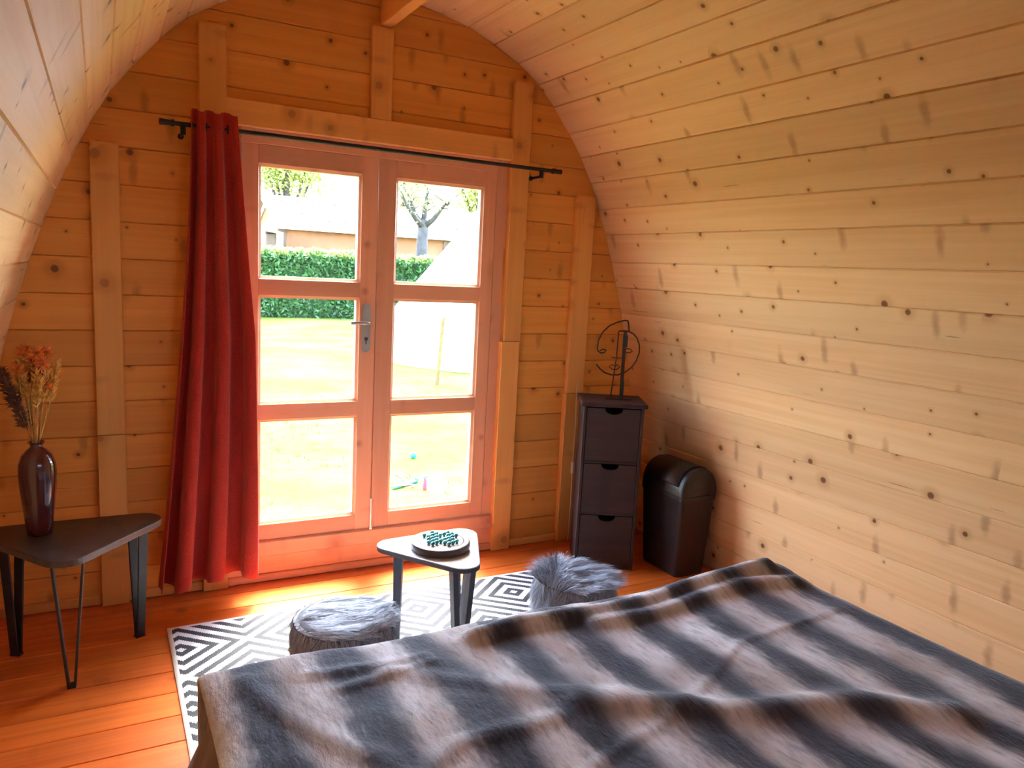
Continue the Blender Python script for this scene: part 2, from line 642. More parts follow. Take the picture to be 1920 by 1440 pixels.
# baseboards
bl = struct(board('baseboard_left', MT['trim'], (-1.53, -0.014, 0.022), (-1.114, -0.014, 0.022), 0.04, 0.014, (0, -1, 0), None, .003))
bl2 = struct(board('baseboard_front', MT['trim'], (-1.012, -0.014, 0.022), (-0.737, -0.014, 0.022), 0.04, 0.014, (0, -1, 0), None, .003))
br = struct(board('baseboard_right', MT['trim'], (0.731, -0.012, 0.020), (1.016, -0.012, 0.020), 0.036, 0.012, (0, -1, 0), None, .003))

# door leaves ------------------------------------------------------------------
PZ = [(1.337, 1.780), (0.804, 1.246), (0.270, 0.713)]
BE = 0.011
MT['steel'] = plain('brushed nickel', (0.42, 0.40, 0.38), 0.42, 0.9, var=0.1)
MT['brass'] = plain('pale bolt steel', (0.75, 0.62, 0.48), 0.35, 0.6)


def leaf(name, x0, x1, p0, p1, label):
    r = struct(empty(name, ((x0 + x1) / 2, 0, 0.186)), label, 'door')
    r['category'] = 'door'
    inv = Matrix.Translation(-Vector(r.location))

    def part(n, a, c, w):
        o = board(n, MT['door'], a, c, w, 0.045, (0, -1, 0), None, 0.002)
        mw = o.matrix_world.copy()
        o.parent = r
        o.matrix_world = inv @ mw
        return o
    q0, q1 = p0 - BE, p1 + BE
    part('stile', ((x0 + q0) / 2, 0, .188), ((x0 + q0) / 2, 0, 1.866), q0 - x0)
    part('stile', ((q1 + x1) / 2, 0, .188), ((q1 + x1) / 2, 0, 1.866), x1 - q1)
    zs = [(.188, PZ[2][0] - BE), (PZ[2][1] + BE, PZ[1][0] - BE), (PZ[1][1] + BE, PZ[0][0] - BE), (PZ[0][1] + BE, 1.866)]
    for z0, z1 in zs:
        part('rail', (q0, 0, (z0 + z1) / 2), (q1, 0, (z0 + z1) / 2), z1 - z0)
    for z0, z1 in PZ:
        m = MB()
        # bevelled glazing bead: square ring, sloping to the glass
        o_ = [(q0, z0 - BE), (q1, z0 - BE), (q1, z1 + BE), (q0, z1 + BE)]
        i_ = [(p0, z0), (p1, z0), (p1, z1), (p0, z1)]
        m.add([(x, .004, z) for x, z in o_] + [(x, .012, z) for x, z in i_] + [(x, .040, z) for x, z in i_] + [(x, .040, z) for x, z in o_],
              [(i, (i + 1) % 4, 4 + (i + 1) % 4, 4 + i) for i in range(4)] + [(4 + i, 4 + (i + 1) % 4, 8 + (i + 1) % 4, 8 + i) for i in range(4)] +
              [(8 + i, 8 + (i + 1) % 4, 12 + (i + 1) % 4, 12 + i) for i in range(4)])
        bd = m.obj('glazing_bead', MT['door'], r)
        bd.matrix_world = inv
        g = MB().box(p0 - .004, p1 + .004, .020, .024, z0 - .004, z1 + .004).obj('pane', MT['glass'], r)
        g.matrix_world = inv
    return r


door1 = leaf('door_1', -0.577, -0.0025, -0.497, -0.088, 'left glazed door leaf of three panes with a lever handle')
door2 = leaf('door_2', 0.0005, 0.577, 0.0927, 0.5016, 'right glazed door leaf of three panes')
inv1 = Matrix.Translation(-Vector(door1.location))
# handle plate with lever and keyhole
m = MB()
pl = []
for i in range(24):
    a = 2 * math.pi * i / 24
    pl.append((-0.045 + 0.019 * math.cos(a), (1.215 if math.sin(a) > 0 else 1.035) + 0.02 * math.sin(a)))
nn = len(pl)
m.add([(x, -.001, z) for x, z in pl] + [(x, -.007, z) for x, z in pl],
      [tuple(range(nn)), tuple(range(2 * nn - 1, nn - 1, -1))] + [(i, nn + i, nn + (i + 1) % nn, (i + 1) % nn) for i in range(nn)])
hp = m.obj('handle_plate', MT['steel'], door1)
hp.matrix_world = inv1
lv = MB().tube([(-.045, -.006, 1.150), (-.045, -.042, 1.150), (-.052, -.050, 1.150), (-.075, -.053, 1.150), (-.130, -.053, 1.149)], [.008, .008, .0085, .0085, .0075], 10).obj('lever', MT['steel'], hp, True, 40)
ky = MB().tube([(-.045, -.006, 1.076), (-.045, -.011, 1.076)], .008, 12).box(-.0465, -.0435, -.0115, -.006, 1.052, 1.072).obj('keyhole', plain('keyhole dark', (.05, .05, .05), .6), hp)
bo = MB().box(-.0065, .0005, -.006, .001, .19, .33).box(-.010, .004, -.012, .001, .183, .192).obj('drop_bolt', MT['brass'], door1)
bo.matrix_world = inv1

# ------------------------------------------------------------------ curtain rod and curtain
MT['iron'] = plain('black iron', (0.018, 0.016, 0.016), 0.5, 0.3, var=0.2)
RY, RZ = -0.105, 1.889
rod = tag(empty('curtain_rod', (0, RY, RZ)), 'thin black metal curtain rod across the top of the double door', 'curtain rod')
MB().tube([(-.83, 0, 0), (.815, 0, 0)], .0085, 12).obj('rod', MT['iron'], rod, True, 40)
for x, s in ((-.83, -1), (.815, 1)):
    f_ = MB()
    f_.tube([(x, 0, 0), (x + s * .012, 0, 0), (x + s * .013, 0, 0), (x + s * .05, 0, 0), (x + s * .052, 0, 0)], [.0125, .0125, .0095, .0115, .008], 12)
    f_.obj('finial', MT['iron'], rod, True, 40)
for x in (-.800, .757):
    q = MB()
    q.tube([(x, 0, -.004), (x, 0, -.038)], .010, 12)
    q.tube([(x, 0.0, -.032), (x, .1035, -.032)], .006, 8)
    q.tube([(x, .096, -.032), (x, .1045, -.032)], .011, 14)
    q.obj('bracket', MT['iron'], rod, True, 40)


def curtain_mat():
    m, nt, b = mat('red woven curtain')
    v = coords(nt, rand=False)
    w = noise_t(nt, scaled(nt, v, (420, 420, 260)), 1.0, 2)
    n = noise_t(nt, v, 3.0, 3)
    c = mixc(nt, smooth(nt, w, .3, .7), (0.33, 0.020, 0.014), (0.52, 0.046, 0.030))
    c = mixc(nt, M(nt, 'MULTIPLY', smooth(nt, n, .4, .7), .25), c, (0.30, .015, .018))
    L(nt, c, b.inputs['Base Color'])
    b.inputs['Roughness'].default_value = .9
    b.inputs['Specular IOR Level'].default_value = .15
    b.inputs['Sheen Weight'].default_value = .35
    b.inputs['Sheen Tint'].default_value = (1, .5, .4, 1)
    bump(nt, b, w, .25, .002)
    tr = N(nt, 'BsdfTranslucent')
    L(nt, c, tr.inputs['Color'])
    mx = N(nt, 'MixShader')
    mx.inputs[0].default_value = .12
    out = [x for x in nt.nodes if x.type == 'OUTPUT_MATERIAL'][0]
    L(nt, b.outputs[0], mx.inputs[1])
    L(nt, tr.outputs[0], mx.inputs[2])
    L(nt, mx.outputs[0], out.inputs['Surface'])
    return m


nu, nv = 150, 60
vs, fs = [], []
for j in range(nv + 1):
    v = j / nv
    for i in range(nu + 1):
        u = i / nu
        ul = u ** .80 if u > 0 else 0                       # folds tighter to the right
        xl = -.775 - .140 * v ** 1.5
        xr = -.612 + .062 * min(1, v * 2.2) - .004 * math.sin(6 * v)
        amp = (.030 + .026 * v) * (1 - .30 * u)
        ph = 2 * math.pi * (3.0 * ul + .08) + .35 * math.sin(3.0 * v + 4 * u) * v
        amp *= .45 + .55 * min(1, v * 5)
        y = RY - .016 - amp * .9 * min(1, .35 + v * 4) - amp * math.cos(ph) + .008 * math.sin(9 * u + 2.5 * v) * min(1, v * 4) + .02 * min(1, v * 2)
        y = min(y, -.036 - .004)
        x = xl + (xr - xl) * (u + .035 * math.sin(2 * ph) * (.5 + .5 * v))
        zb = .082 + .022 * u + .010 * math.sin(2 * math.pi * 3.5 * u + 1.3)
        z = 1.944 - .006 * math.cos(ph) + (zb - 1.944) * v
        vs.append((x, y, z))
for j in range(nv):
    for i in range(nu):
        a = j * (nu + 1) + i
        fs.append((a, a + nu + 1, a + nu + 2, a + 1))
cm = MB().add(vs, fs)
MT['curtain'] = curtain_mat()
cur = tag(empty('curtain', (-.74, RY, .09)), 'long red fabric curtain gathered at the left of the door', 'curtain')
cl = cm.obj('cloth', MT['curtain'], cur, True)
cl.matrix_world = Matrix.Translation(-Vector(cur.location))
sd = cl.modifiers.new('thick', 'SOLIDIFY')
sd.thickness = .003
# eyelet rings where the rod passes through the folds
for k in range(7):
    x = -.770 + k * .0255
    ring = MB().tube([(x + .001 * math.cos(a), RY + .0155 * math.cos(a), RZ + .0155 * math.sin(a)) for a in [2 * math.pi * i / 16 for i in range(16)]], .0035, 6, closed=True)
    e = ring.obj('eyelet', MT['iron'], cur, True)
    e.matrix_world = Matrix.Translation(-Vector(cur.location))

# ------------------------------------------------------------------ rug
def rug_mat():
    m, nt, b = mat('black and white diamond flatweave')
    v = coords(nt, rand=False)
    sp = N(nt, 'SeparateXYZ')
    L(nt, v, sp.inputs[0])
    wob = M(nt, 'MULTIPLY', M(nt, 'SUBTRACT', noise_t(nt, v, 60, 1), .5), .07)
    stair = M(nt, 'MULTIPLY', M(nt, 'FLOOR', M(nt, 'MULTIPLY', sp.outputs[1], 160)), 1 / 160)

    def tri(x, c, p):
        q = M(nt, 'MULTIPLY', M(nt, 'SUBTRACT', x, c), 1 / p)
        return M(nt, 'MULTIPLY', M(nt, 'ABSOLUTE', M(nt, 'SUBTRACT', M(nt, 'FRACT', M(nt, 'ADD', q, .5)), .5)), 2)
    f = M(nt, 'ADD', tri(sp.outputs[0], .040, .452), tri(stair, -.525, .40))
    fr_ = M(nt, 'FRACT', M(nt, 'ADD', M(nt, 'MULTIPLY', f, 3.0), M(nt, 'MULTIPLY', wob, 1.2)))
    k = M(nt, 'MULTIPLY', M(nt, 'GREATER_THAN', fr_, .25), M(nt, 'LESS_THAN', fr_, .75))
    # plain white border
    ex = M(nt, 'LESS_THAN', M(nt, 'ABSOLUTE', sp.outputs[0]), .882)
    ey = M(nt, 'LESS_THAN', M(nt, 'ABSOLUTE', M(nt, 'ADD', sp.outputs[1], .93)), .586)
    k = M(nt, 'MULTIPLY', k, M(nt, 'MULTIPLY', ex, ey))
    rib = M(nt, 'SINE', M(nt, 'MULTIPLY', sp.outputs[1], 900))
    c = mixc(nt, k, (.80, .78, .76), (.022, .024, .030))
    L(nt, c, b.inputs['Base Color'])
    b.inputs['Roughness'].default_value = .75
    bump(nt, b, rib, .35, .002)
    return m


m = MB()
nx, ny = 90, 60
x0, x1, y0, y1 = -.897, .897, -1.53, -.33
vs, fs = [], []
for j in range(ny + 1):
    for i in range(nx + 1):
        x = x0 + (x1 - x0) * i / nx
        y = y0 + (y1 - y0) * j / ny
        vs.append((x, y, .0052 + .0012 * noise.noise(Vector((x * 3, y * 3, 1)))))
for j in range(ny):
    for i in range(nx):
        a = j * (nx + 1) + i
        fs.append((a, a + 1, a + nx + 2, a + nx + 1))
m.add(vs, fs)
rug = m.obj('rug', rug_mat(), None, True)
sd = rug.modifiers.new('thick', 'SOLIDIFY')
sd.thickness = .0035
tag(rug, 'flat black and white rug of nested diamond stripes in front of the door', 'rug')

# ------------------------------------------------------------------ tables
MT['top_dark'] = plain('dark grey brown laminate', (.060, .042, .036), .42, var=.25, vscale=14)
MT['top_grey'] = plain('satin grey laminate', (.55, .57, .61), .24, var=.08, vscale=30, spec=.6)
MT['leg_black'] = plain('matt dark steel', (.020, .020, .022), .5, .2, var=.2)
MT['leg_grey'] = plain('slate grey painted steel', (.055, .065, .085), .45, .1, var=.15)


def rounded_tri(cs, r, n=10):
    """ccw corner centres -> outline of the rounded triangle"""
    c = Vector((sum(p[0] for p in cs) / 3, sum(p[1] for p in cs) / 3))
    out = []
    k = len(cs)
    for i in range(k):
        p0, p, p1 = Vector(cs[i - 1]), Vector(cs[i]), Vector(cs[(i + 1) % k])
        d0, d1 = (p - p0).normalized(), (p1 - p).normalized()
        a0 = math.atan2(-d0.x, d0.y)
        a1 = math.atan2(-d1.x, d1.y)
        while a1 < a0:
            a1 += 2 * math.pi
        for j in range(n + 1):
            a = a0 + (a1 - a0) * j / n
            out.append((p.x + r * math.cos(a), p.y + r * math.sin(a)))
    return out


def vleg(tab, p, ctr, h, spread, wide, th, m, lean=0.0):
    """hairpin leg: two flat bars meeting at the foot, V plane tangential to the table centre"""
    rad = (Vector(p) - Vector(ctr)).normalized()
    tan = Vector((-rad.y, rad.x))
    b = MB()
    for s in (-1, 1):
        t0 = Vector(p) + tan * s * spread / 2 + rad * lean
        t1 = Vector(p) + tan * s * (.009)
        for (wa, wb) in (((wide, wide * .8)),):
            vs = []
            for (c, z, w) in ((t1, .0, wb), (t0, h, wa)):
                for (a, e) in ((-1, -1), (1, -1), (1, 1), (-1, 1)):
                    q = c + rad * a * w / 2 + tan * e * th / 2
                    vs.append((q.x, q.y, z))
            b.add(vs, [(3, 2, 1, 0), (4, 5, 6, 7), (0, 1, 5, 4), (1, 2, 6, 5), (2, 3, 7, 6), (3, 0, 4, 7)])
    # fixing plate under the top and the foot pad
    q0 = Vector(p) + rad * lean
    vs = []
    for z in (h - .004, h):
        for (a, e) in ((-1, -1), (1, -1), (1, 1), (-1, 1)):
            q = q0 + rad * a * wide * .7 + tan * e * (spread / 2 + .012)
            vs.append((q.x, q.y, z))
    b.add(vs, [(3, 2, 1, 0), (4, 5, 6, 7), (0, 1, 5, 4), (1, 2, 6, 5), (2, 3, 7, 6), (3, 0, 4, 7)])
    o = b.obj('leg', m, tab)
    bevel(o, .0015, 1)
    q = Vector(p)
    pad = MB().box(-.5 * wide, .5 * wide, -.012, .012, -.0, .006).obj('foot', m, o)
    pad.matrix_world = Matrix.Translation((q.x, q.y, 0)) @ Matrix.Rotation(math.atan2(rad.y, rad.x), 4, 'Z')
    return o


def tri_table(name, corners, r, legs, h, th, mt, ml, label, spread, wide, bt, mesh_edge=None):
    cx = sum(p[0] for p in corners) / 3
    cy = sum(p[1] for p in corners) / 3
    t = tag(empty(name, (cx, cy, 0)), label, 'table')
    pol = rounded_tri([(x - cx, y - cy) for x, y in corners], r)
    o = MB().prism(pol, h - th, h).obj('tabletop', mt, t)
    bevel(o, .003, 2)
    if mesh_edge:
        pol2 = rounded_tri([(x - cx, y - cy) for x, y in corners], r + .0012)
        MB().prism(pol2, h - th + .002, h - .003).obj('edge_band', mesh_edge, o)
    for p in legs:
        vleg(t, (p[0] - cx, p[1] - cy), (0, 0), h - th, spread, wide, bt, ml)
    return t


RZ0 = .0075
big = tri_table('side_table', [(-1.385, -.345), (-1.205, -.610), (-0.985, -.345)], .075,
                [(-1.375, -.335), (-1.2, -.628), (-0.99, -.345)], .45, .024, MT['top_dark'], MT['leg_black'],
                'dark rounded three cornered side table carrying the vase at the left', .088, .034, .008)
small = tri_table('side_table', [(-0.165, -.775), (0.0, -1.020), (0.115, -.755)], .060,
                  [(-0.150, -.79), (0.004, -1.015), (0.105, -.795)], .40 - RZ0, .020, MT['top_grey'], MT['leg_grey'],
                  'small rounded three cornered table on the rug carrying the marble game', .076, .032, .022, MT['leg_grey'])
small.location.z = RZ0

# ------------------------------------------------------------------ solitaire board and marbles
MT['boardwood'] = plain('dark turned wood', (.060, .030, .022), .38, var=.3, vscale=25)
MT['boardtop'] = plain('polished turned wood face', (.34, .27, .24), .30, var=.12, vscale=18, coat=.3)
BX, BY, BZ = -.022, -.870, .40
sb = tag(empty('solitaire_board', (BX, BY, BZ)), 'round wooden solitaire board holding teal marbles on the small table', 'board game')
sb.location.z = BZ + .0004
MB().lathe([(.098, 0), (.105, .003), (.108, .012), (.108, .024), (.1065, .0285), (.103, .030)], 56).obj('base', MT['boardwood'], sb, True, 30)
MB().lathe([(.1025, .0285), (.1025, .0306), (.088, .0312), (.0865, .0276), (.0825, .0276), (.081, .0306), (.0, .0306)], 56, cap=False).obj('face', MT['boardtop'], sb, True, 30)
MB().tube([(.0845 * math.cos(a), .0845 * math.sin(a), .0276) for a in [2 * math.pi * i / 56 for i in range(56)]], .0022, 6, closed=True).obj('groove', MT['boardwood'], sb, True)


def marble_mat():
    m, nt, b = mat('teal swirl glass')
    v = coords(nt)
    n = noise_t(nt, v, 90, 2, .5, 2.0)
    c = mixc(nt, smooth(nt, n, .4, .6), (.01, .17, .20), (.03, .46, .47))
    L(nt, c, b.inputs['Base Color'])
    b.inputs['Roughness'].default_value = .06
    b.inputs['Coat Weight'].default_value = 1
    b.inputs['Coat Roughness'].default_value = .03
    return m


sph = MB().lathe([(.0002, -.0078)] + [(.0078 * math.cos(R(a)), .0078 * math.sin(R(a))) for a in range(-75, 90, 15)] + [(.0002, .0078)], 18)
mm = sph.mesh('marble')
mm.materials.append(marble_mat())
for p in mm.polygons:
    p.use_smooth = True
rot = R(24)
gone = {(0, 0), (0, 3), (-3, 1), (1, 0)}
for i in range(-3, 4):
    for j in range(-3, 4):
        if (abs(i) > 1 and abs(j) > 1) or (i, j) in gone:
            continue
        x, y = i * .0205, j * .0205
        o = bpy.data.objects.new('marble', mm)
        col.objects.link(o)
        o.location = (BX + x * math.cos(rot) - y * math.sin(rot), BY + x * math.sin(rot) + y * math.cos(rot), BZ + .0310 + .0075)
        o.rotation_euler = (random.random() * 6, random.random() * 6, 0)
        tag(o, 'small teal glass marble set on the round solitaire board', 'marble', 'teal marbles on the solitaire board')


# ------------------------------------------------------------------ fur poufs
def fur_mat(name, lo, hi):
    m, nt, b = mat(name)
    g = N(nt, 'NewGeometry')
    c = mixc(nt, g.outputs['Random Per Island'], lo, hi)
    L(nt, c, b.inputs['Base Color'])
    b.inputs['Roughness'].default_value = .55
    b.inputs['Specular IOR Level'].default_value = .35
    b.inputs['Sheen Weight'].default_value = .25
    return m


MT['fur'] = fur_mat('grey faux fur', (.085, .105, .14), (.42, .46, .54))
MT['furbase'] = plain('dark grey pile backing', (.16, .175, .20), .9, var=.3, vscale=30)


def pouf(loc, rad, h, label, n, ln, comb, fluff, seed, tuftdir=None):
    rg = random.Random(seed)
    t = tag(empty('fur_pouf', loc), label, 'pouf', 'grey faux fur poufs on the rug')
    e = .035
    pr = [(rad - .012, 0), (rad, .012)] + [(rad, h * .5)] + [(rad - e + e * math.cos(R(a)), h - e + e * math.sin(R(a))) for a in (0, 22, 45, 67, 90)] + [(rad * .5, h - .002), (.002, h - .002)]
    MB().lathe(pr, 40, cap=True).obj('body', MT['furbase'], t, True, 60)
    vs, fs = [], []
    top_area = math.pi * rad * rad
    side_area = 2 * math.pi * rad * h
    for k in range(n):
        if rg.random() < top_area / (top_area + side_area * .9):
            rr = rad * math.sqrt(rg.random()) * .99
            a = rg.random() * 2 * math.pi
            p = Vector((rr * math.cos(a), rr * math.sin(a), h + .004 * (1 - rr / rad) - max(0, rr - rad + e) * .35))
            nrm = Vector((math.cos(a) * max(0, (rr / rad - .72)) * 2.2, math.sin(a) * max(0, (rr / rad - .72)) * 2.2, 1)).normalized()
            w = noise.noise_vector(Vector((p.x * 14, p.y * 30, seed)))
            flow = Vector((comb[0] + w.x * .7, comb[1] + w.y * .7, w.z * .35))
            edge = tuftdir.dot(p.xy) / rad if tuftdir else -1
            kk = min(1.0, max(0.0, (edge - .25 + w.x * .35) / .6))     # tousled side standing more on end
            flow = flow * (1 - kk) + (Vector((tuftdir.x * .8, tuftdir.y * .8, .75)) + w * .9) * kk if tuftdir else flow
            d = (nrm * fluff + flow).normalized()
        else:
            a = rg.random() * 2 * math.pi
            z = h * (1 - rg.random() ** 1.0) * .97
            p = Vector((rad * math.cos(a), rad * math.sin(a), z))
            nrm = Vector((math.cos(a), math.sin(a), 0))
            w = noise.noise_vector(Vector((math.cos(a) * 4, z * 16, seed + math.sin(a) * 4)))
            tg = Vector((-math.sin(a), math.cos(a), 0))
            d = (nrm * (.16 + fluff * .35) + tg * w.x * .9 + Vector((0, 0, -.75 + w.z * .8))).normalized()
        l = ln * rg.uniform(.55, 1.15) * (1 if abs(nrm.z) > .3 else .75)
        s = d.cross(nrm)
        if s.length < 1e-3:
            s = d.orthogonal()
        s.normalize()
        wd = .0012
        droop = Vector((0, 0, -1)) * l * .28 - nrm * l * .10
        jit = Vector((rg.uniform(-1, 1), rg.uniform(-1, 1), rg.uniform(-1, 1))) * l * .26
        o = len(vs)
        for j, tt in enumerate((0, .4, .75)):
            c = p + d * l * tt + (droop + jit) * tt * tt
            if c.z < .004:
                c.z = .004
            ww = wd * (1 - .45 * tt)
            vs += [c - s * ww, c + s * ww]
        c = p + d * l + droop + jit
        c.z = max(c.z, .004)
        vs.append(c)
        fs += [(o, o + 1, o + 3, o + 2), (o + 2, o + 3, o + 5, o + 4), (o + 4, o + 5, o + 6)]
    f = MB().add(vs, fs).obj('fur', MT['fur'], t)
    f['kind'] = 'stuff'
    return t


pouf((-.452, -1.135, .0075), .152, .332, 'round grey faux fur pouf with flat combed pile, left of the small table', 42000, .044, (.95, -.22), .22, 3, Vector((.93, -.35)))
pouf((.405, -1.120, .0075), .142, .325, 'round grey faux fur pouf with long shaggy pile, in front of the drawer tower', 42000, .060, (.70, -.45), .40, 11, Vector((-.80, .60)))

# ------------------------------------------------------------------ vase and dried flowers
MT['vase'] = plain('deep red brown glazed glass', (.085, .014, .016), .16, coat=.6, var=.35, vscale=6)
VX, VY = -1.287, -.40
vase = tag(empty('vase', (VX, VY, .4502)), 'tall dark red ribbed vase holding dried flowers', 'vase')
vp = [(.030, 0), (.036, .004), (.040, .03), (.046, .09), (.053, .16), (.056, .21), (.054, .245), (.044, .275), (.028, .293), (.019, .300), (.017, .306), (.021, .314), (.026, .318), (.0245, .320), (.015, .315), (.014, .300), (.012, .280)]
MB().lathe(vp, 48, ribs=(16, .012)).obj('body', MT['vase'], vase, True, 50)
bq = tag(empty('dried_bouquet', (VX, VY, .4502 + .285)), 'bunch of dried orange and straw coloured flowers in the red vase', 'dried flowers')
MT['straw'] = plain('dry straw stem', (.55, .33, .10), .8, var=.3, vscale=40)
MT['bloom_o'] = plain('dried orange bloom', (.80, .24, .05), .85, var=.35, vscale=60)
MT['bloom_r'] = plain('dried red orange bloom', (.75, .15, .06), .85, var=.35, vscale=60)
MT['bloom_y'] = plain('dried straw panicle', (.72, .40, .08), .85, var=.35, vscale=60)
MT['brown_bristle'] = plain('dull brown bristle', (.16, .08, .05), .95, var=.3, vscale=50)
rg = random.Random(5)
for k in range(30):
    a = rg.random() * 2 * math.pi
    spread = rg.uniform(.012, .070)
    hgt = rg.uniform(.22, .335)
    p0 = Vector((rg.uniform(-.006, .006), rg.uniform(-.006, .006), 0))
    p1 = Vector((math.cos(a) * .010, math.sin(a) * .010, .035))
    p2 = Vector((math.cos(a) * spread + .004, math.sin(a) * spread * .8, hgt))
    mid = (p1 + p2) / 2 + Vector((rg.uniform(-.008, .008), rg.uniform(-.008, .008), 0))
    s = MB().tube([p0, p1, mid, p2], [.0016, .0016, .0014, .001], 5).obj('stem', MT['straw'], bq, True)
    v_, f_ = [], []
    big_b = k % 3 != 0
    nf = 130 if big_b else 170
    d = (p2 - mid).normalized()
    for q in range(nf):
        if big_b:   # round bristly head
            c = p2
            dd = Vector((rg.gauss(0, 1), rg.gauss(0, 1), rg.gauss(.5, .9))).normalized()
            l = rg.uniform(.014, .034)
        else:       # long feathery panicle down the stem
            tt = rg.random()
            c = p2.lerp(mid, tt * .9)
            dd = (Vector((rg.gauss(0, .7), rg.gauss(0, .7), .25)) + d * 1.2).normalized()
            l = rg.uniform(.010, .03)
        sd_ = dd.orthogonal().normalized() * .0022
        o = len(v_)
        v_ += [c - sd_ * .4, c + sd_ * .4, c + dd * l * .6 + sd_, c + dd * l, c + dd * l * .6 - sd_]
        f_.append((o, o + 1, o + 2, o + 3, o + 4))
    MB().add(v_, f_).obj('bloom', MT[('bloom_o', 'bloom_r', 'bloom_o', 'bloom_y')[rg.randrange(4)] if big_b else 'bloom_y'], s)
# broad dull brown bristles leaning to the left
for k in range(2):
    pts = [Vector((0, 0, 0)), Vector((-.012, 0, .04)), Vector((-.04 - .008 * k, -.01 + .03 * k, .14)), Vector((-.082 - .008 * k, -.01 + .04 * k, .27))]
    s = MB().tube(pts, [.002, .002, .0016, .001], 5).obj('stem', MT['straw'], bq, True)
    v_, f_ = [], []
    for q in range(420):
        tt = rg.random()
        c = pts[2].lerp(pts[3], tt) if rg.random() < .75 else pts[1].lerp(pts[2], .4 + .6 * rg.random())
        dd = (Vector((rg.gauss(0, .8), rg.gauss(0, .8), rg.gauss(0, .5))) + Vector((-.35, 0, .7))).normalized()
        l = rg.uniform(.014, .038)
        sd_ = dd.orthogonal().normalized() * .0020
        o = len(v_)
        v_ += [c - sd_ * .4, c + sd_ * .4, c + dd * l * .6 + sd_, c + dd * l, c + dd * l * .6 - sd_]
        f_.append((o, o + 1, o + 2, o + 3, o + 4))
    MB().add(v_, f_).obj('bristles', MT['brown_bristle'], s)

# ------------------------------------------------------------------ drawer tower
MT['cab'] = wood('dark stained board', (.050, .028, .025), (.030, .017, .016), (.014, .008, .008), knots=.2, rough=.55, grain=.5)
MT['cab_in'] = plain('black drawer gap', (.008, .007, .007), .9)
rz = -math.atan2(.479, .878)
W, DEP, H = .285, .26, .800
ct = tag(empty('drawer_tower', (1.156, -.508, 0), rz), 'narrow dark wooden drawer tower in the right corner carrying the wire face', 'drawer unit')
# local: x from -W..0 along the front, y 0 (front) .. DEP (back)
bd = MB()
bd.box(-W, -W + .014, .0, DEP, 0, H).box(-.014, 0, .0, DEP, 0, H).box(-W + .014, -.014, DEP - .008, DEP, 0, H)
bd.box(-W + .014, -.014, .004, DEP - .008, 0, .02)
for z in (.275, .530):
    bd.box(-W + .014, -.014, .006, DEP - .008, z - .006, z + .006)
o = bd.obj('carcass', MT['cab'], ct)
bevel(o, .0015, 1)
o = MB().box(-W - .014, .014, -.016, DEP + .004, H, H + .020).obj('top_board', MT['cab'], ct)
bevel(o, .004, 2)
for z0, z1 in ((.022, .267), (.283, .522), (.538, .792)):
    x0, x1 = -W + .017, -.017
    cx = (x0 + x1) / 2
    pol = [(x0, z0), (x1, z0), (x1, z1)]
    for i in range(17):
        a = math.pi * i / 16
        pol.append((cx + .042 * math.cos(a), z1 - .028 * math.sin(a) ** .8))
    pol.append((x0, z1))
    n = len(pol)
    m = MB()
    m.add([(x, .002, z) for x, z in pol] + [(x, .016, z) for x, z in pol],
          [tuple(range(n)), tuple(range(2 * n - 1, n - 1, -1))] + [(i, n + i, n + (i + 1) % n, (i + 1) % n) for i in range(n)])
    dr = m.obj('drawer', MT['cab'], ct)
    MB().box(x0 + .004, x1 - .004, .05, DEP - .02, z0 + .003, z1 - .035).obj('drawer_box', MT['cab_in'], dr)

# wire face sculpture ----------------------------------------------------------
MT['wire'] = plain('dark rusty wire', (.040, .016, .010), .5, .5, var=.3)
MT['slate'] = plain('dull grey bar', (.055, .035, .028), .9, .0, var=.2)
MT['blackbit'] = plain('black clip', (.010, .008, .008), .5)
# local frame on the cabinet top: x along the front, z up
wf = tag(empty('wire_face', (0, 0, 0)), 'wire line art face sculpture on a thin base on the drawer tower', 'sculpture')
wf.matrix_world = Matrix.Translation((1.156, -.508, .8202)) @ Matrix.Rotation(rz, 4, 'Z') @ Matrix.Translation((-.115, .13, 0))
MB().box(-.062, .062, -.03, .03, 0, .006).obj('base', MT['wire'], wf)
s = .00262 * 1.0
# tracing in pixels of the photo around the foot of the stem (1168,738)


def wp(px, py, y=0.0):
    return ((px - 1174) * s, y, (738 - py) * s)


arc = [wp(1131, 675), wp(1138, 683), wp(1148, 690), wp(1160, 693.5), wp(1172, 693), wp(1184, 688), wp(1196, 678), wp(1204, 665), wp(1208.5, 650), wp(1208, 636), wp(1203, 624), wp(1196, 616), wp(1187, 611.5), wp(1178, 611), wp(1169, 611.5), wp(1168, 614)]
MB().tube(arc + [wp(1167, 660), wp(1164, 700), wp(1161, 738)], .0036, 6).obj('face_wire', MT['wire'], wf, True)
MB().tube([wp(1187, 611), wp(1185.5, 600), wp(1183.5, 592), wp(1178, 591.5), wp(1164, 596), wp(1150, 603), wp(1139, 615), wp(1132, 630), wp(1130.5, 645), wp(1133, 651), wp(1139, 654), wp(1145, 652), wp(1147, 648), wp(1141, 646.5), wp(1136, 650)], .0036, 6).obj('brow_wire', MT['wire'], wf, True)
MB().tube([wp(1180, 649), wp(1188, 651), wp(1196, 648), wp(1193, 644), wp(1186, 643), wp(1180, 646)], .0026, 6, closed=True).obj('eye_wire', MT['wire'], wf, True)
MB().tube([wp(1155, 678), wp(1160, 674), wp(1165, 677), wp(1170, 674), wp(1175, 678), wp(1169, 683), wp(1161, 683)], .0026, 6, closed=True).obj('mouth_wire', MT['wire'], wf, True)
MB().tube([wp(1159, 661), wp(1178, 661.5)], .0022, 6).obj('cross_wire', MT['wire'], wf, True)
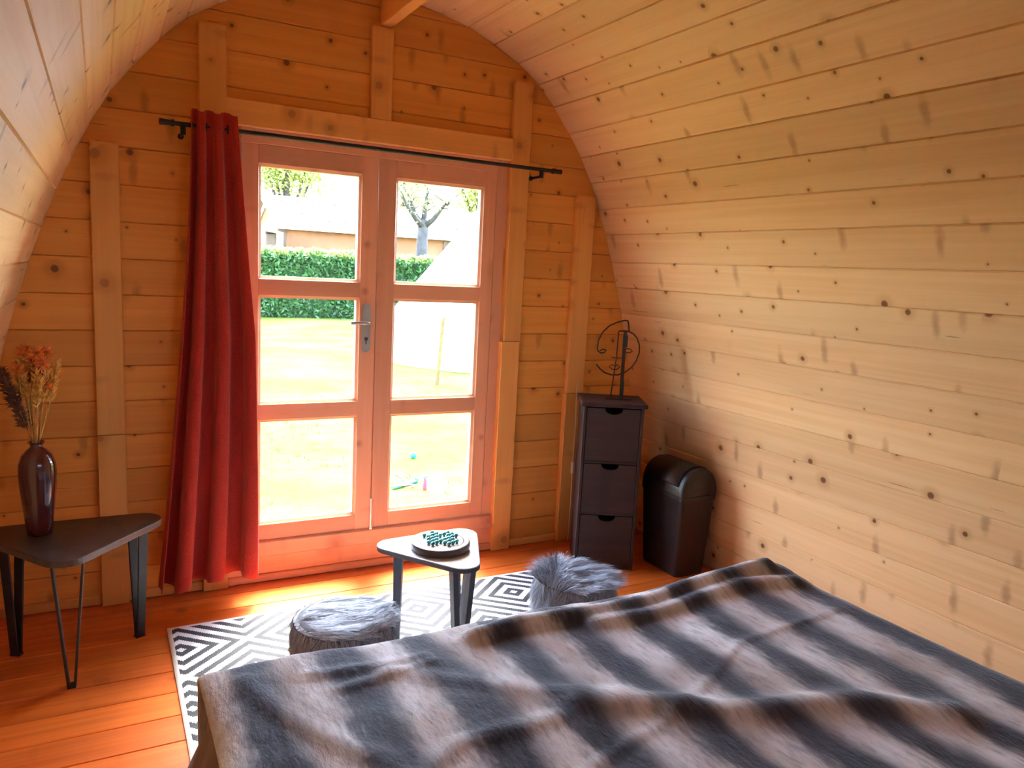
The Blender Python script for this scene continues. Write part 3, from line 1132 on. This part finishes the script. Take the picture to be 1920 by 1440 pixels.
MB().box(wp(1178, 0)[0], wp(1184, 0)[0], .006, .016, .006, wp(0, 612)[2]).obj('upright_bar', MT['slate'], wf)
MB().box(wp(1178, 0)[0] - .001, wp(1186, 0)[0], .003, .019, wp(0, 641)[2], wp(0, 619)[2]).obj('clip', MT['blackbit'], wf)
MB().box(wp(1180, 0)[0], wp(1184, 0)[0] + .003, .003, .019, .006, wp(0, 703)[2]).obj('clip', MT['blackbit'], wf)

# white cable with an inline switch down the batten beside the tower
MT['cable'] = plain('off white plastic', (.62, .55, .48), .5)
cb = tag(empty('lamp_cable', (1.085, -.05, 0.02)), 'thin pale cable with an inline switch hanging beside the drawer tower', 'cable')
MB().tube([(-.012, .006, .86), (-.006, .003, .62), (-.010, .0, .40), (-.004, .002, .2), (-.01, .0, -.012)], .0028, 6).obj('cord', MT['cable'], cb, True)
o = MB().box(-.018, -.002, -.012, .006, .355, .420).obj('switch', MT['cable'], cb)
bevel(o, .004, 2)

# ------------------------------------------------------------------ waste bin
MT['bin'] = plain('dark brown leather look plastic', (.020, .014, .013), .42, var=.3, vscale=60, bmp=.15, spec=.5)
wb = tag(empty('waste_bin', (1.384, -.530, 0), 0), 'black swing top waste bin with a domed lid beside the drawer tower', 'bin')
# local: arch profile in x, length along y


def rrect(hx, hy, r, n=5):
    out = []
    for cx, cy, a0 in ((hx - r, hy - r, 0), (-hx + r, hy - r, 90), (-hx + r, -hy + r, 180), (hx - r, -hy + r, 270)):
        for i in range(n + 1):
            a = R(a0 + 90 * i / n)
            out.append((cx + r * math.cos(a), cy + r * math.sin(a)))
    return out


m = MB()
lv_ = [(0, .084, .128), (.01, .088, .132), (.375, .106, .152), (.38, .110, .156), (.402, .110, .156)]
rings = [[(x, y, z) for x, y in rrect(hx, hy, .022)] for z, hx, hy in lv_]
n = len(rings[0])
vs = [p for g in rings for p in g]
fs = [(i * n + k, i * n + (k + 1) % n, (i + 1) * n + (k + 1) % n, (i + 1) * n + k) for i in range(len(rings) - 1) for k in range(n)]
fs += [tuple(range(n - 1, -1, -1)), tuple((len(rings) - 1) * n + k for k in range(n))]
m.add(vs, fs).obj('body', MT['bin'], wb, True, 40)
m = MB()
pol = []
for i in range(25):
    a = math.pi * i / 24
    pol.append((.108 * math.cos(a), .404 + .132 * math.sin(a) ** .85))
n = len(pol)
ys = [(-.153, .93), (-.148, .985), (-.138, 1.0), (.138, 1.0), (.148, .985), (.153, .93)]
vs = []
for yv, f in ys:
    vs += [(x * f, yv, .404 + (z - .404) * f) for x, z in pol]
fs = [(j * n + i, j * n + i + 1, (j + 1) * n + i + 1, (j + 1) * n + i) for j in range(len(ys) - 1) for i in range(n - 1)]
fs += [tuple(range(n - 1, -1, -1)), tuple((len(ys) - 1) * n + k for k in range(n))]
fs += [(j * n, (j + 1) * n, (j + 1) * n + n - 1, j * n + n - 1) for j in range(len(ys) - 1)]
lid = m.add(vs, fs).obj('lid', MT['bin'], wb, True, 50)
m = MB()
vs, fs = [], []
fl = [i for i in range(2, 23)]
for yv in (-.118, .118):
    for i in fl:
        a = math.pi * i / 24
        vs.append((.1105 * math.cos(a), yv, .405 + .1345 * math.sin(a) ** .85))
k_ = len(fl)
fs = [(i, i + 1, k_ + i + 1, k_ + i) for i in range(k_ - 1)]
fp = m.add(vs, fs).obj('flap', MT['bin'], lid, True)
sd = fp.modifiers.new('thick', 'SOLIDIFY')
sd.thickness = .003

# ------------------------------------------------------------------ bed
MT['cover'] = plain('brown velvet bed cover', (.11, .048, .032), .85, var=.15, vscale=9, sheen=.3, bmp=.1)
MT['mattress'] = plain('white ticking', (.62, .60, .57), .9)
MT['bedwood'] = wood('bed base pine', (.5, .3, .15), (.4, .2, .09), (.2, .08, .03))
BT = .500
bx0, bx1, by0, by1 = -.885, .775, -3.66, -1.665
bed = tag(empty('bed', ((bx0 + bx1) / 2, (by0 + by1) / 2, 0)), 'double bed with a brown cover hanging to the floor', 'bed')
ib = Matrix.Translation(-Vector(bed.location))


def bpart(mb, name, m_, s=False):
    o = mb.obj(name, m_, bed, s)
    o.matrix_world = ib
    return o


bpart(MB().box(bx0 + .05, bx1 - .05, by0 + .04, by1 - .05, .10, .24), 'base', MT['bedwood'])
for x in (bx0 + .10, bx1 - .10):
    for y in (by0 + .10, by1 - .12):
        bpart(MB().box(x - .03, x + .03, y - .03, y + .03, 0, .10), 'leg', MT['bedwood'])
o = bpart(MB().box(bx0 + .02, bx1 - .02, by0 + .02, by1 - .02, .24, BT - .016), 'mattress', MT['mattress'])
bevel(o, .04, 4)
# draped brown cover: rounded rectangle skirt flaring towards the floor with folds
rings = []
npt = 260


def outline(t, gro):
    hx, hy = (bx1 - bx0) / 2 + gro, (by1 - by0) / 2 + gro
    r = .05 + gro
    per = 4 * (hx + hy - 2 * r) + 2 * math.pi * r
    s_ = t * per
    segs = [((hx, -hy + r), (hx, hy - r)), 'c0', ((hx - r, hy), (-hx + r, hy)), 'c1', ((-hx, hy - r), (-hx, -hy + r)), 'c2', ((-hx + r, -hy), (hx - r, -hy)), 'c3']
    cen = [(hx - r, hy - r), (-hx + r, hy - r), (-hx + r, -hy + r), (hx - r, -hy + r)]
    for i, g in enumerate(segs):
        if isinstance(g, str):
            l = math.pi * r / 2
            if s_ <= l:
                k = i // 2
                a = math.pi / 2 * k + s_ / r
                return Vector((cen[k][0] + r * math.cos(a), cen[k][1] + r * math.sin(a))), Vector((math.cos(a), math.sin(a)))
        else:
            p, q = Vector(g[0]), Vector(g[1])
            l = (q - p).length
            if s_ <= l:
                d = (q - p).normalized()
                return p + d * s_, Vector((d.y, -d.x))
        s_ -= l
    return Vector((hx, -hy + r)), Vector((1, 0))


vs, fs = [], []
levels = [(BT - .004, -.05), (BT - .010, -.02), (BT - .022, -.004), (BT - .05, .004), (.40, .026), (.30, .056), (.22, .082), (.12, .108), (.015, .130)]
for z, gro in levels:
    for k in range(npt):
        p, nrm = outline(k / npt, gro)
        dep = max(0, (BT - z) / BT)
        corner = 1 + 1.2 * max(0, abs(nrm.x * nrm.y) * 2 - .1)
        fold = math.sin(k / npt * 2 * math.pi * 46 + 1.5 * math.sin(k * .13)) * .018 * dep ** 1.2
        p = p + nrm * (fold + (.05 * dep * (corner - 1)))
        vs.append((p.x + (bx0 + bx1) / 2, p.y + (by0 + by1) / 2, z))
for j in range(len(levels) - 1):
    for k in range(npt):
        fs.append((j * npt + k, (j + 1) * npt + k, (j + 1) * npt + (k + 1) % npt, j * npt + (k + 1) % npt))
fs.append(tuple(range(npt)))
o = bpart(MB().add(vs, fs), 'cover', MT['cover'], True)


def throw_mat():
    m, nt, b = mat('striped faux fur throw')
    v = coords(nt, rand=False)
    sp = N(nt, 'SeparateXYZ')
    L(nt, v, sp.inputs[0])
    big_ = noise_t(nt, scaled(nt, v, (5, 2.5, 1)), 1.0, 3, .6)
    fine = noise_t(nt, scaled(nt, v, (60, 14, 10)), 1.0, 4, .65)
    u = M(nt, 'ADD', sp.outputs[0], M(nt, 'ADD', M(nt, 'MULTIPLY', M(nt, 'SUBTRACT', big_, .5), .13), M(nt, 'MULTIPLY', M(nt, 'SUBTRACT', fine, .5), .030)))
    w = M(nt, 'SINE', M(nt, 'MULTIPLY', M(nt, 'ADD', u, .676), 2 * math.pi / .195))
    k = smooth(nt, M(nt, 'ADD', w, M(nt, 'MULTIPLY', M(nt, 'SUBTRACT', fine, .5), 1.5)), -1.15, .85)
    patch = noise_t(nt, scaled(nt, v, (9, 4.5, 1)), 1.0, 2, .5)
    light = mixc(nt, smooth(nt, patch, .35, .7), (.70, .68, .69), (.46, .38, .34))
    dark = mixc(nt, smooth(nt, fine, .3, .7), (.020, .021, .034), (.060, .060, .082))
    c = mixc(nt, k, light, dark)
    streak = noise_t(nt, scaled(nt, v, (90, 22, 20)), 1.0, 3, .6)
    c = mixc(nt, M(nt, 'MULTIPLY', smooth(nt, streak, .45, .75), .38), c, (.05, .045, .05))
    L(nt, c, b.inputs['Base Color'])
    b.inputs['Roughness'].default_value = .8
    b.inputs['Specular IOR Level'].default_value = .2
    b.inputs['Sheen Weight'].default_value = .22
    b.inputs['Sheen Roughness'].default_value = .4
    h = M(nt, 'ADD', noise_t(nt, scaled(nt, v, (140, 60, 60)), 1.0, 3, .6), M(nt, 'MULTIPLY', big_, .8))
    bump(nt, b, h, .55, .006)
    return m


def ridge(x, y, pts, w, h):
    best = 9
    for (ax, ay), (bx, by) in zip(pts, pts[1:]):
        dx, dy = bx - ax, by - ay
        t = max(0, min(1, ((x - ax) * dx + (y - ay) * dy) / (dx * dx + dy * dy)))
        q = math.hypot(x - ax - t * dx, y - ay - t * dy)
        best = min(best, q)
    return h * math.exp(-(best / w) ** 2)


RID = [([(-.30, -1.745), (.05, -1.745), (.40, -1.715), (.72, -1.70)], .030, .030),
       ([(.02, -1.80), (.30, -1.790), (.55, -1.765), (.74, -1.80)], .026, .020),
       ([(-.55, -1.80), (-.30, -2.02), (-.12, -2.10)], .026, .007),
       ([(-.22, -2.10), (-.05, -2.18), (.12, -2.27), (.34, -2.33), (.50, -2.44)], .042, .022),
       ([(-.62, -2.34), (-.10, -2.22), (.30, -2.02), (.70, -1.98)], .012, .0035),
       ([(-.84, -1.74), (-.80, -1.88), (-.66, -2.10), (-.60, -2.40)], .024, .010),
       ([(-.70, -1.76), (-.45, -1.78)], .018, .007), ([(-.66, -1.83), (-.44, -1.81)], .014, .006),
       ([(-.72, -2.25), (-.52, -2.12), (-.30, -2.12)], .022, .008)]


def throw_z(x, y):
    z = BT + .012
    z += .012 * noise.noise(Vector((x * 2.6, y * 2.2, 3.1))) + .007 * noise.noise(Vector((x * 6.5, y * 5, 7.7))) + .003 * noise.noise(Vector((x * 16, y * 13, 1.7)))
    for p, w, h in RID:
        z += ridge(x, y, p, w, h)
    z += .014 * math.exp(-((x - .70) / .22) ** 2 - ((y + 1.70) / .10) ** 2)
    return max(z, BT + .004)


# sheet coordinates run past the bed edges and fold down over a rounded lip
nx, ny = 250, 230
sx0, sx1, sy0, sy1 = bx0 - .035, bx1 + .36, -3.60, by1 + .33
vs, fs = [], []
rl = .045


def fold(c, edge, s):
    """distance past the edge -> (position, drop)"""
    d = (c - edge) * s
    if d <= 0:
        return c, 0.0
    if d < rl * math.pi / 2:
        a = d / rl
        return edge + s * rl * math.sin(a), rl * (1 - math.cos(a))
    return edge + s * (rl + .02 * (d - rl * 1.57)), rl + d - rl * math.pi / 2


for j in range(ny + 1):
    cy = sy0 + (sy1 - sy0) * j / ny
    for i in range(nx + 1):
        cx = sx0 + (sx1 - sx0) * i / nx
        lo = bx0 + .012 * math.sin(cy * 9)
        x, dx = fold(cx, bx1 - .005, 1)
        if cx < lo:
            x, dx = fold(cx, lo, -1)
        y, dy = fold(cy, by1 - .012, 1)
        z = throw_z(min(max(cx, bx0), bx1), min(cy, by1 + .02))
        drop = max(dx, dy)
        if drop > .03:
            wv = .010 * math.sin((cx if dy > dx else cy) * 21 + 2 * math.sin(cx * 5)) * min(1, drop / .15)
            if dy > dx:
                y += abs(wv) + .006
            elif cx > 0:
                x += abs(wv) + .006
        z2 = z - dx - dy if drop < .05 else BT + .012 - drop
        if drop >= .05:
            z2 = min(z2, z - drop)
        vs.append((x + (0 if dx > 0 or True else 0), y, max(z2, .03)))
for j in range(ny):
    for i in range(nx):
        a = j * (nx + 1) + i
        fs.append((a, a + 1, a + nx + 2, a + nx + 1))
th = MB().add(vs, fs).obj('throw_blanket', throw_mat(), None, True)
sd = th.modifiers.new('thick', 'SOLIDIFY')
sd.thickness = .008
sd.offset = 1
tag(th, 'charcoal and beige striped faux fur throw spread over the bed', 'blanket')

# ------------------------------------------------------------------ the garden outside
GZ = -.25


def grass_mat():
    m, nt, b = mat('sunlit dry lawn')
    v = coords(nt, rand=False)
    n1 = noise_t(nt, v, .8, 4, .6)
    n2 = noise_t(nt, v, 9, 3, .6)
    c = mixc(nt, smooth(nt, n1, .35, .65), (.115, .118, .028), (.070, .096, .017))
    c = mixc(nt, M(nt, 'MULTIPLY', smooth(nt, n2, .5, .75), .45), c, (.026, .050, .004))
    L(nt, c, b.inputs['Base Color'])
    b.inputs['Roughness'].default_value = 1.0
    b.inputs['Specular IOR Level'].default_value = 0.0
    bump(nt, b, n2, .5, .03)
    return m


m = MB()
vs, fs = [], []
gx, gy = 80, 70
for j in range(gy + 1):
    for i in range(gx + 1):
        x, y = -40 + 100 * i / gx, .35 + 90 * j / gy
        vs.append((x, y, GZ + .04 * noise.noise(Vector((x * .2, y * .2, 0))) * min(1, y / 6)))
for j in range(gy):
    for i in range(gx):
        a = j * (gx + 1) + i
        fs.append((a, a + 1, a + gx + 2, a + gx + 1))
lawn = struct(m.add(vs, fs).obj('lawn', grass_mat(), None, True), 'sun bleached lawn outside the glazed door', 'lawn')
struct(MB().box(-40, 60, -30, .349, GZ - .2, GZ - .02).obj('ground', lawn.data.materials[0]), 'ground under and behind the cabin', 'ground')
rg = random.Random(9)
vs, fs = [], []
for k in range(900):
    cx, cy = rg.uniform(-.6, 3.6), rg.uniform(1.2, 7)
    if noise.noise(Vector((cx * 1.1, cy * 1.1, 4))) < .12:
        continue
    for q in range(7):
        p = Vector((cx + rg.gauss(0, .03), cy + rg.gauss(0, .03), GZ - .01))
        d = Vector((rg.gauss(0, .4), rg.gauss(0, .4), 1)).normalized()
        l = rg.uniform(.03, .085)
        sdv = Vector((rg.gauss(0, 1), rg.gauss(0, 1), 0)).normalized() * .004
        o = len(vs)
        vs += [p - sdv, p + sdv, p + d * l]
        fs.append((o, o + 1, o + 2))
tuft = MB().add(vs, fs).obj('grass_tufts', plain('fresh grass blade', (.035, .075, .010), .7, var=.3, vscale=5))
tag(tuft, 'scattered green grass tufts on the pale lawn', 'grass', kind='stuff')


def leaf_cloud(rg, pts, size, nl):
    vs, fs = [], []
    for k in range(nl):
        p = pts()
        n = Vector((rg.gauss(0, 1), rg.gauss(0, 1), rg.gauss(.6, 1))).normalized()
        a = n.orthogonal().normalized()
        a = (a * math.cos(k) + n.cross(a) * math.sin(k))
        b_ = n.cross(a)
        s_ = size * rg.uniform(.6, 1.3)
        o = len(vs)
        vs += [p - a * s_, p + b_ * s_ * .45, p + a * s_, p - b_ * s_ * .45]
        fs.append((o, o + 1, o + 2, o + 3))
    return MB().add(vs, fs)


def leaf_mat(name, lo, hi, tr=.25):
    m, nt, b = mat(name)
    g = N(nt, 'NewGeometry')
    c = mixc(nt, g.outputs['Random Per Island'], lo, hi)
    L(nt, c, b.inputs['Base Color'])
    b.inputs['Roughness'].default_value = .55
    t_ = N(nt, 'BsdfTranslucent')
    L(nt, c, t_.inputs[0])
    mx = N(nt, 'MixShader')
    mx.inputs[0].default_value = tr
    out = [x for x in nt.nodes if x.type == 'OUTPUT_MATERIAL'][0]
    L(nt, b.outputs[0], mx.inputs[1])
    L(nt, t_.outputs[0], mx.inputs[2])
    L(nt, mx.outputs[0], out.inputs['Surface'])
    return m


MT['hedge'] = leaf_mat('hedge leaf', (.016, .060, .014), (.045, .13, .025))
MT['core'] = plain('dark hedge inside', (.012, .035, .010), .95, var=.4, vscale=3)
MT['young'] = leaf_mat('young spring leaf', (.16, .21, .04), (.30, .34, .08), .4)
MT['bark'] = plain('grey brown bark', (.040, .034, .030), .9, var=.4, vscale=6, bmp=.5)

hd = tag(empty('hedge', (6.0, 19.6, GZ)), 'clipped green hedge across the far side of the lawn', 'hedge')
rg = random.Random(21)
hl, hw, hh = 7.5, .55, 1.80


def hedge_top(x):
    return hh + .10 * noise.noise(Vector((x * .9, 0, 2))) + .05 * noise.noise(Vector((x * 3, 1, 2)))


m = MB()
nseg = 40
vs, fs = [], []
for i in range(nseg + 1):
    x = -hl + 2 * hl * i / nseg
    t_ = hedge_top(x) - .10
    for (yy, zz) in ((-hw + .08, 0), (-hw + .05, t_ * .5), (-hw + .12, t_ - .1), (0, t_), (hw - .12, t_ - .1), (hw - .05, 0)):
        vs.append((x, yy + .06 * noise.noise(Vector((x * 2, zz * 2, yy))), zz))
for i in range(nseg):
    for k in range(5):
        a = i * 6 + k
        fs.append((a, a + 1, a + 7, a + 6))
m.add(vs, fs).obj('core', MT['core'], hd, True)


def hp_():
    x = rg.uniform(-hl, hl)
    t_ = hedge_top(x)
    if rg.random() < .68:
        z = t_ * rg.random() ** .9
        return Vector((x, -hw + rg.uniform(-.05, .09) + .10 * noise.noise(Vector((x * 1.6, z * 1.8, 0))), z))
    return Vector((x, rg.uniform(-hw, hw), t_ - .08 + rg.random() ** 2 * .2))


o = leaf_cloud(rg, hp_, .075, 26000).obj('foliage', MT['hedge'], hd)
o['kind'] = 'stuff'


def hp2():
    x = rg.uniform(-hl, hl)
    return Vector((x, rg.uniform(-hw, hw * .6), hedge_top(x) - .02 + rg.random() ** 2 * .22))


o = leaf_cloud(rg, hp2, .07, 9000).obj('new_shoots', MT['young'], hd)
o['kind'] = 'stuff'

# long low house with a pantile roof
hs_ = tag(empty('house', (8.5, 27.4, GZ + .22)), 'long low house with a pale tiled roof and ochre wall beyond the hedge', 'house')
MT['ochre'] = plain('ochre render', (.20, .085, .038), .9, var=.1, vscale=2)
MT['tile'] = plain('weathered clay pantile', (.34, .27, .24), .85, var=.25, vscale=3)
MT['fascia'] = plain('pale painted timber', (.62, .55, .48), .8)
MT['brownw'] = plain('weathered brown boarding', (.10, .065, .045), .9, var=.2, vscale=4)
X0, X1 = -3.6, 7.0
MB().box(X0 + .25, X1 - .2, 0, 5.4, -.3, 2.62).add([(X0 + .3, 0, 2.62), (X0 + .3, 5.4, 2.62), (X0 + .3, 2.7, 3.80), (X0 + .25, 0, 2.62), (X0 + .25, 5.4, 2.62), (X0 + .25, 2.7, 3.80)], [(0, 1, 2), (5, 4, 3), (0, 2, 5, 3), (1, 4, 5, 2)]).obj('wall', MT['ochre'], hs_)
MB().box(X0, X1, -.42, -.36, 2.60, 2.74).obj('fascia', MT['fascia'], hs_)
# corrugated pantile slope, real waves
vs, fs = [], []
nw = 34 * 8
for j in range(8):
    tt = j / 7
    for i in range(nw + 1):
        x = X0 - .1 + (X1 - X0 + .2) * i / nw
        vs.append((x, -.50 + 3.2 * tt, 2.74 + 1.20 * tt + .045 * math.sin(2 * math.pi * i / 8)))
for j in range(7):
    for i in range(nw):
        a = j * (nw + 1) + i
        fs.append((a, a + 1, a + nw + 2, a + nw + 1))
rf = MB().add(vs, fs).obj('roof', MT['tile'], hs_, True)
sd = rf.modifiers.new('thick', 'SOLIDIFY')
sd.thickness = .05
vs, fs = [], []
for j in range(2):
    for i in range(2):
        vs.append((X0 - .1 + (X1 - X0 + .2) * i, 2.7 + 3.2 * j, 3.94 - 1.20 * j))
rb = MB().add(vs, [(0, 1, 3, 2)]).obj('rear_roof', MT['tile'], hs_)
sd = rb.modifiers.new('thick', 'SOLIDIFY')
sd.thickness = .05
MB().tube([(X0 - .1, 2.7, 3.97), (X1 + .1, 2.7, 3.97)], .11, 10).obj('ridge_tiles', MT['tile'], hs_, True)
rg = random.Random(4)
vs, fs = [], []
for k in range(7):   # individual dark displaced tiles on the slope
    x, tt = rg.uniform(X0 + .5, X1 - .5), rg.uniform(.1, .9)
    y, z = -.50 + 3.2 * tt, 2.80 + 1.20 * tt
    MB().add([(x - .14, y, z), (x + .14, y, z), (x + .14, y + .3, z + .155), (x - .14, y + .3, z + .155)] + [(x - .14, y, z + .03), (x + .14, y, z + .03), (x + .14, y + .3, z + .185), (x - .14, y + .3, z + .185)],
             [(0, 1, 5, 4), (4, 5, 6, 7), (1, 2, 6, 5), (3, 0, 4, 7), (2, 3, 7, 6)]).obj('loose_tile', MT['brownw'], rf)
for x in (X0 + .25, 0.6, 3.6, 6.4):
    MB().box(x - .16, x + .16, -.06, .0, 0, 2.60).obj('pilaster', MT['brownw'], hs_)
# lean-to shed at its left end
sh = tag(empty('shed', (3.6, 25.6, GZ)), 'small brown lean-to shed at the left end of the house', 'shed')
MB().box(-1.5, 1.05, 0, 2.0, 0, 2.55).obj('boarding', MT['brownw'], sh)
MB().add([(-1.7, -.25, 2.95), (1.2, -.25, 2.55), (1.2, 2.2, 2.55), (-1.7, 2.2, 2.95), (-1.7, -.25, 3.03), (1.2, -.25, 2.63), (1.2, 2.2, 2.63), (-1.7, 2.2, 3.03)],
         [(3, 2, 1, 0), (4, 5, 6, 7), (0, 1, 5, 4), (1, 2, 6, 5), (2, 3, 7, 6), (3, 0, 4, 7)]).obj('roof', MT['tile'], sh)
MB().box(1.0, 1.2, -.2, -.02, 0, 2.58).obj('corner_post', MT['fascia'], sh)
rp = MB().tube([(3.55, 23.5, 2.55), (4.02, 23.5, 3.75)], .045, 8).tube([(3.55, 23.5, 2.55), (3.5, 23.5, GZ)], .045, 8)
tag(rp.obj('leaning_pole', plain('red painted pole', (.55, .10, .06), .6)), 'thin red pole leaning in front of the shed', 'pole')


def tree(name, base, h, crown, label, mt, seed, nl, size, rad, limbs=6, tr=.16, fork=.35, group='trees beyond the hedge'):
    rg = random.Random(seed)
    t = tag(empty(name, base), label, 'tree', group)
    tips = []
    MB().tube([(0, 0, -.1), (rg.uniform(-.05, .05), 0, h * fork * .6), (0, 0, h * fork), (0, 0, h * fork + tr * .8)], [tr * 1.25, tr, tr * .95, tr * .35], 9).obj('trunk', MT['bark'], t, True)
    for k in range(limbs):
        a = 2 * math.pi * k / limbs + rg.uniform(-.3, .3)
        o_ = rg.uniform(.5, 1.0) * crown
        p0 = Vector((0, 0, h * fork - tr * .6))
        p3 = Vector((math.cos(a) * o_, math.sin(a) * o_ * .7, h * rg.uniform(.80, .98)))
        if k == 0:          # leader
            p3 = Vector((.15, .1, h))
        p1 = p0.lerp(p3, .3) + Vector((0, 0, -.012 * h))
        p2 = p0.lerp(p3, .65) + Vector((rg.uniform(-.1, .1), rg.uniform(-.1, .1), 0))
        lm = MB().tube([p0, p1, p2, p3], [tr * .6, tr * .45, tr * .28, tr * .08], 7).obj('limb', MT['bark'], t, True)
        tips += [p2, p3, p2.lerp(p3, .5)]
        tw = MB()
        for q in range(4):
            s_ = p1.lerp(p3, rg.uniform(.2, .9))
            e = s_ + Vector((rg.uniform(-1, 1), rg.uniform(-.7, .7), rg.uniform(-.1, .8))) * crown * .42
            tw.tube([s_, s_.lerp(e, .5) + Vector((0, 0, .06)), e], [tr * .16, tr * .10, tr * .03], 5)
            tips.append(e)
            tips.append(s_.lerp(e, .6))
        tw.obj('twigs', MT['bark'], lm, True)['kind'] = 'stuff'

    def pp():
        c = tips[rg.randrange(len(tips))]
        return c + Vector((rg.gauss(0, 1), rg.gauss(0, 1), rg.gauss(0, 1))) * rad
    f = leaf_cloud(rg, pp, size, nl).obj('foliage', mt, t)
    f['kind'] = 'stuff'
    return t


tree('fruit_tree', (8.87, 22.0, GZ), 4.9, 2.0, 'bare forked tree with young leaves in front of the tiled roof', MT['young'], 3, 1800, .06, .28, limbs=6, tr=.20, fork=.64)
tree('garden_tree', (7.6, 38.0, GZ), 8.6, 2.3, 'pale yellow green tree rising behind the roof ridge, left pane', MT['young'], 8, 6000, .12, .55, limbs=8, tr=.22, fork=.4)
tree('garden_tree', (13.6, 39.0, GZ), 8.8, 2.3, 'pale yellow green tree behind the roof, beside the door centre', MT['young'], 14, 6000, .12, .55, limbs=8, tr=.22, fork=.4)
tree('garden_tree', (20.0, 40.0, GZ), 8.6, 2.5, 'pale yellow green tree behind the roof, right pane', MT['young'], 19, 6000, .12, .6, limbs=8, tr=.22, fork=.4)
tree('garden_tree', (1.9, 33.0, GZ), 8.0, 1.7, 'pale tree above the brown shed at the far left', MT['young'], 23, 5000, .10, .5, limbs=8, tr=.2, fork=.4)

# white bell tent
MT['canvas'] = plain('white canvas', (.62, .61, .58), .85, var=.05, vscale=3)
tn = tag(empty('bell_tent', (5.7, 9.6, GZ)), 'white canvas bell tent standing on the lawn at the right', 'tent')
n = 16
vs, fs = [], []
lv2 = [(2.48, 0), (2.5, .35), (1.875, 1.14), (1.25, 1.92), (.625, 2.71), (.05, 3.44), (.01, 3.47)]
for r_, z in lv2:
    for k in range(n * 4):
        a = 2 * math.pi * k / (n * 4)
        sag = 1 - .03 * (1 - math.cos(a * n)) * (1 if z > .1 else .3)
        vs.append((r_ * sag * math.cos(a), r_ * sag * math.sin(a), z))
q = n * 4
for j in range(len(lv2) - 1):
    for k in range(q):
        fs.append((j * q + k, j * q + (k + 1) % q, (j + 1) * q + (k + 1) % q, (j + 1) * q + k))
MB().add(vs, fs).obj('canvas', MT['canvas'], tn, True)
MB().tube([(0, 0, 0), (0, 0, 3.62)], .03, 8).obj('centre_pole', MT['straw'], tn, True)
for k in range(0, n, 2):
    a = 2 * math.pi * (k + .5) / n
    g_ = MB().tube([(2.5 * math.cos(a), 2.5 * math.sin(a), .36), (3.2 * math.cos(a), 3.2 * math.sin(a), .02)], .006, 5)
    g_.obj('guy_rope', MT['cable'], tn)
pp_ = MB().tube([(3.08, 6.55, GZ), (3.14, 6.55, .72)], [.028, .026], 10)
tag(pp_.obj('wooden_post', plain('pale wood post', (.135, .095, .040), .9, spec=.0, var=.2)), 'thin pale wooden post on the lawn before the tent', 'post')

# toys left on the grass
MT['cyan'] = plain('cyan plastic', (.01, .42, .50), .35)
MT['redp'] = plain('red plastic', (.55, .03, .06), .35)
MT['greyp'] = plain('grey brown plastic', (.14, .10, .09), .5)
m = MB().lathe([(.001, -.03)] + [(.03 * math.cos(R(a)), .03 * math.sin(R(a))) for a in range(-75, 90, 15)] + [(.001, .03)], 16)
o = m.obj('toy_ball', MT['cyan'], None, True)
o.location = (1.28, 2.76, GZ + .03)
tag(o, 'small cyan toy ball lying on the lawn', 'toy')
ty = tag(empty('toy_scooter', (.91, 1.98, GZ), R(28)), 'small cyan toy scooter with grey fittings lying on the lawn', 'toy')
o = MB().box(-.135, .13, -.022, .022, .012, .030).obj('deck', MT['cyan'], ty)
bevel(o, .01, 3)
MB().tube([(.125, 0, .022), (.165, .0, .03)], [.024, .010], 10).obj('nose', MT['cyan'], ty, True)
MB().tube([(-.06, .02, .03), (-.05, .085, .06), (.0, .10, .075), (.02, .06, .06), (.02, .02, .03)], .007, 6).obj('handlebar', MT['greyp'], ty, True)
MB().tube([(-.05, -.02, .02), (-.01, -.07, .03), (.01, -.11, .03), (-.04, -.105, .02)], .008, 6).obj('bracket', MT['greyp'], ty, True)
MB().tube([(.09, .02, .03), (.085, .06, .05), (.05, .10, .07), (.09, .11, .075)], .006, 6).obj('bracket', MT['greyp'], ty, True)
bt = tag(empty('toy_bottle', (1.02, 1.84, GZ)), 'small red toy bottle with a cyan cap standing on the lawn', 'toy')
MB().lathe([(.013, 0), (.017, .004), (.017, .085), (.010, .100)], 14).obj('body', MT['redp'], bt, True, 40)
MB().lathe([(.011, .100), (.020, .102), (.020, .112), (.004, .120)], 14).obj('cap', MT['cyan'], bt, True, 40)
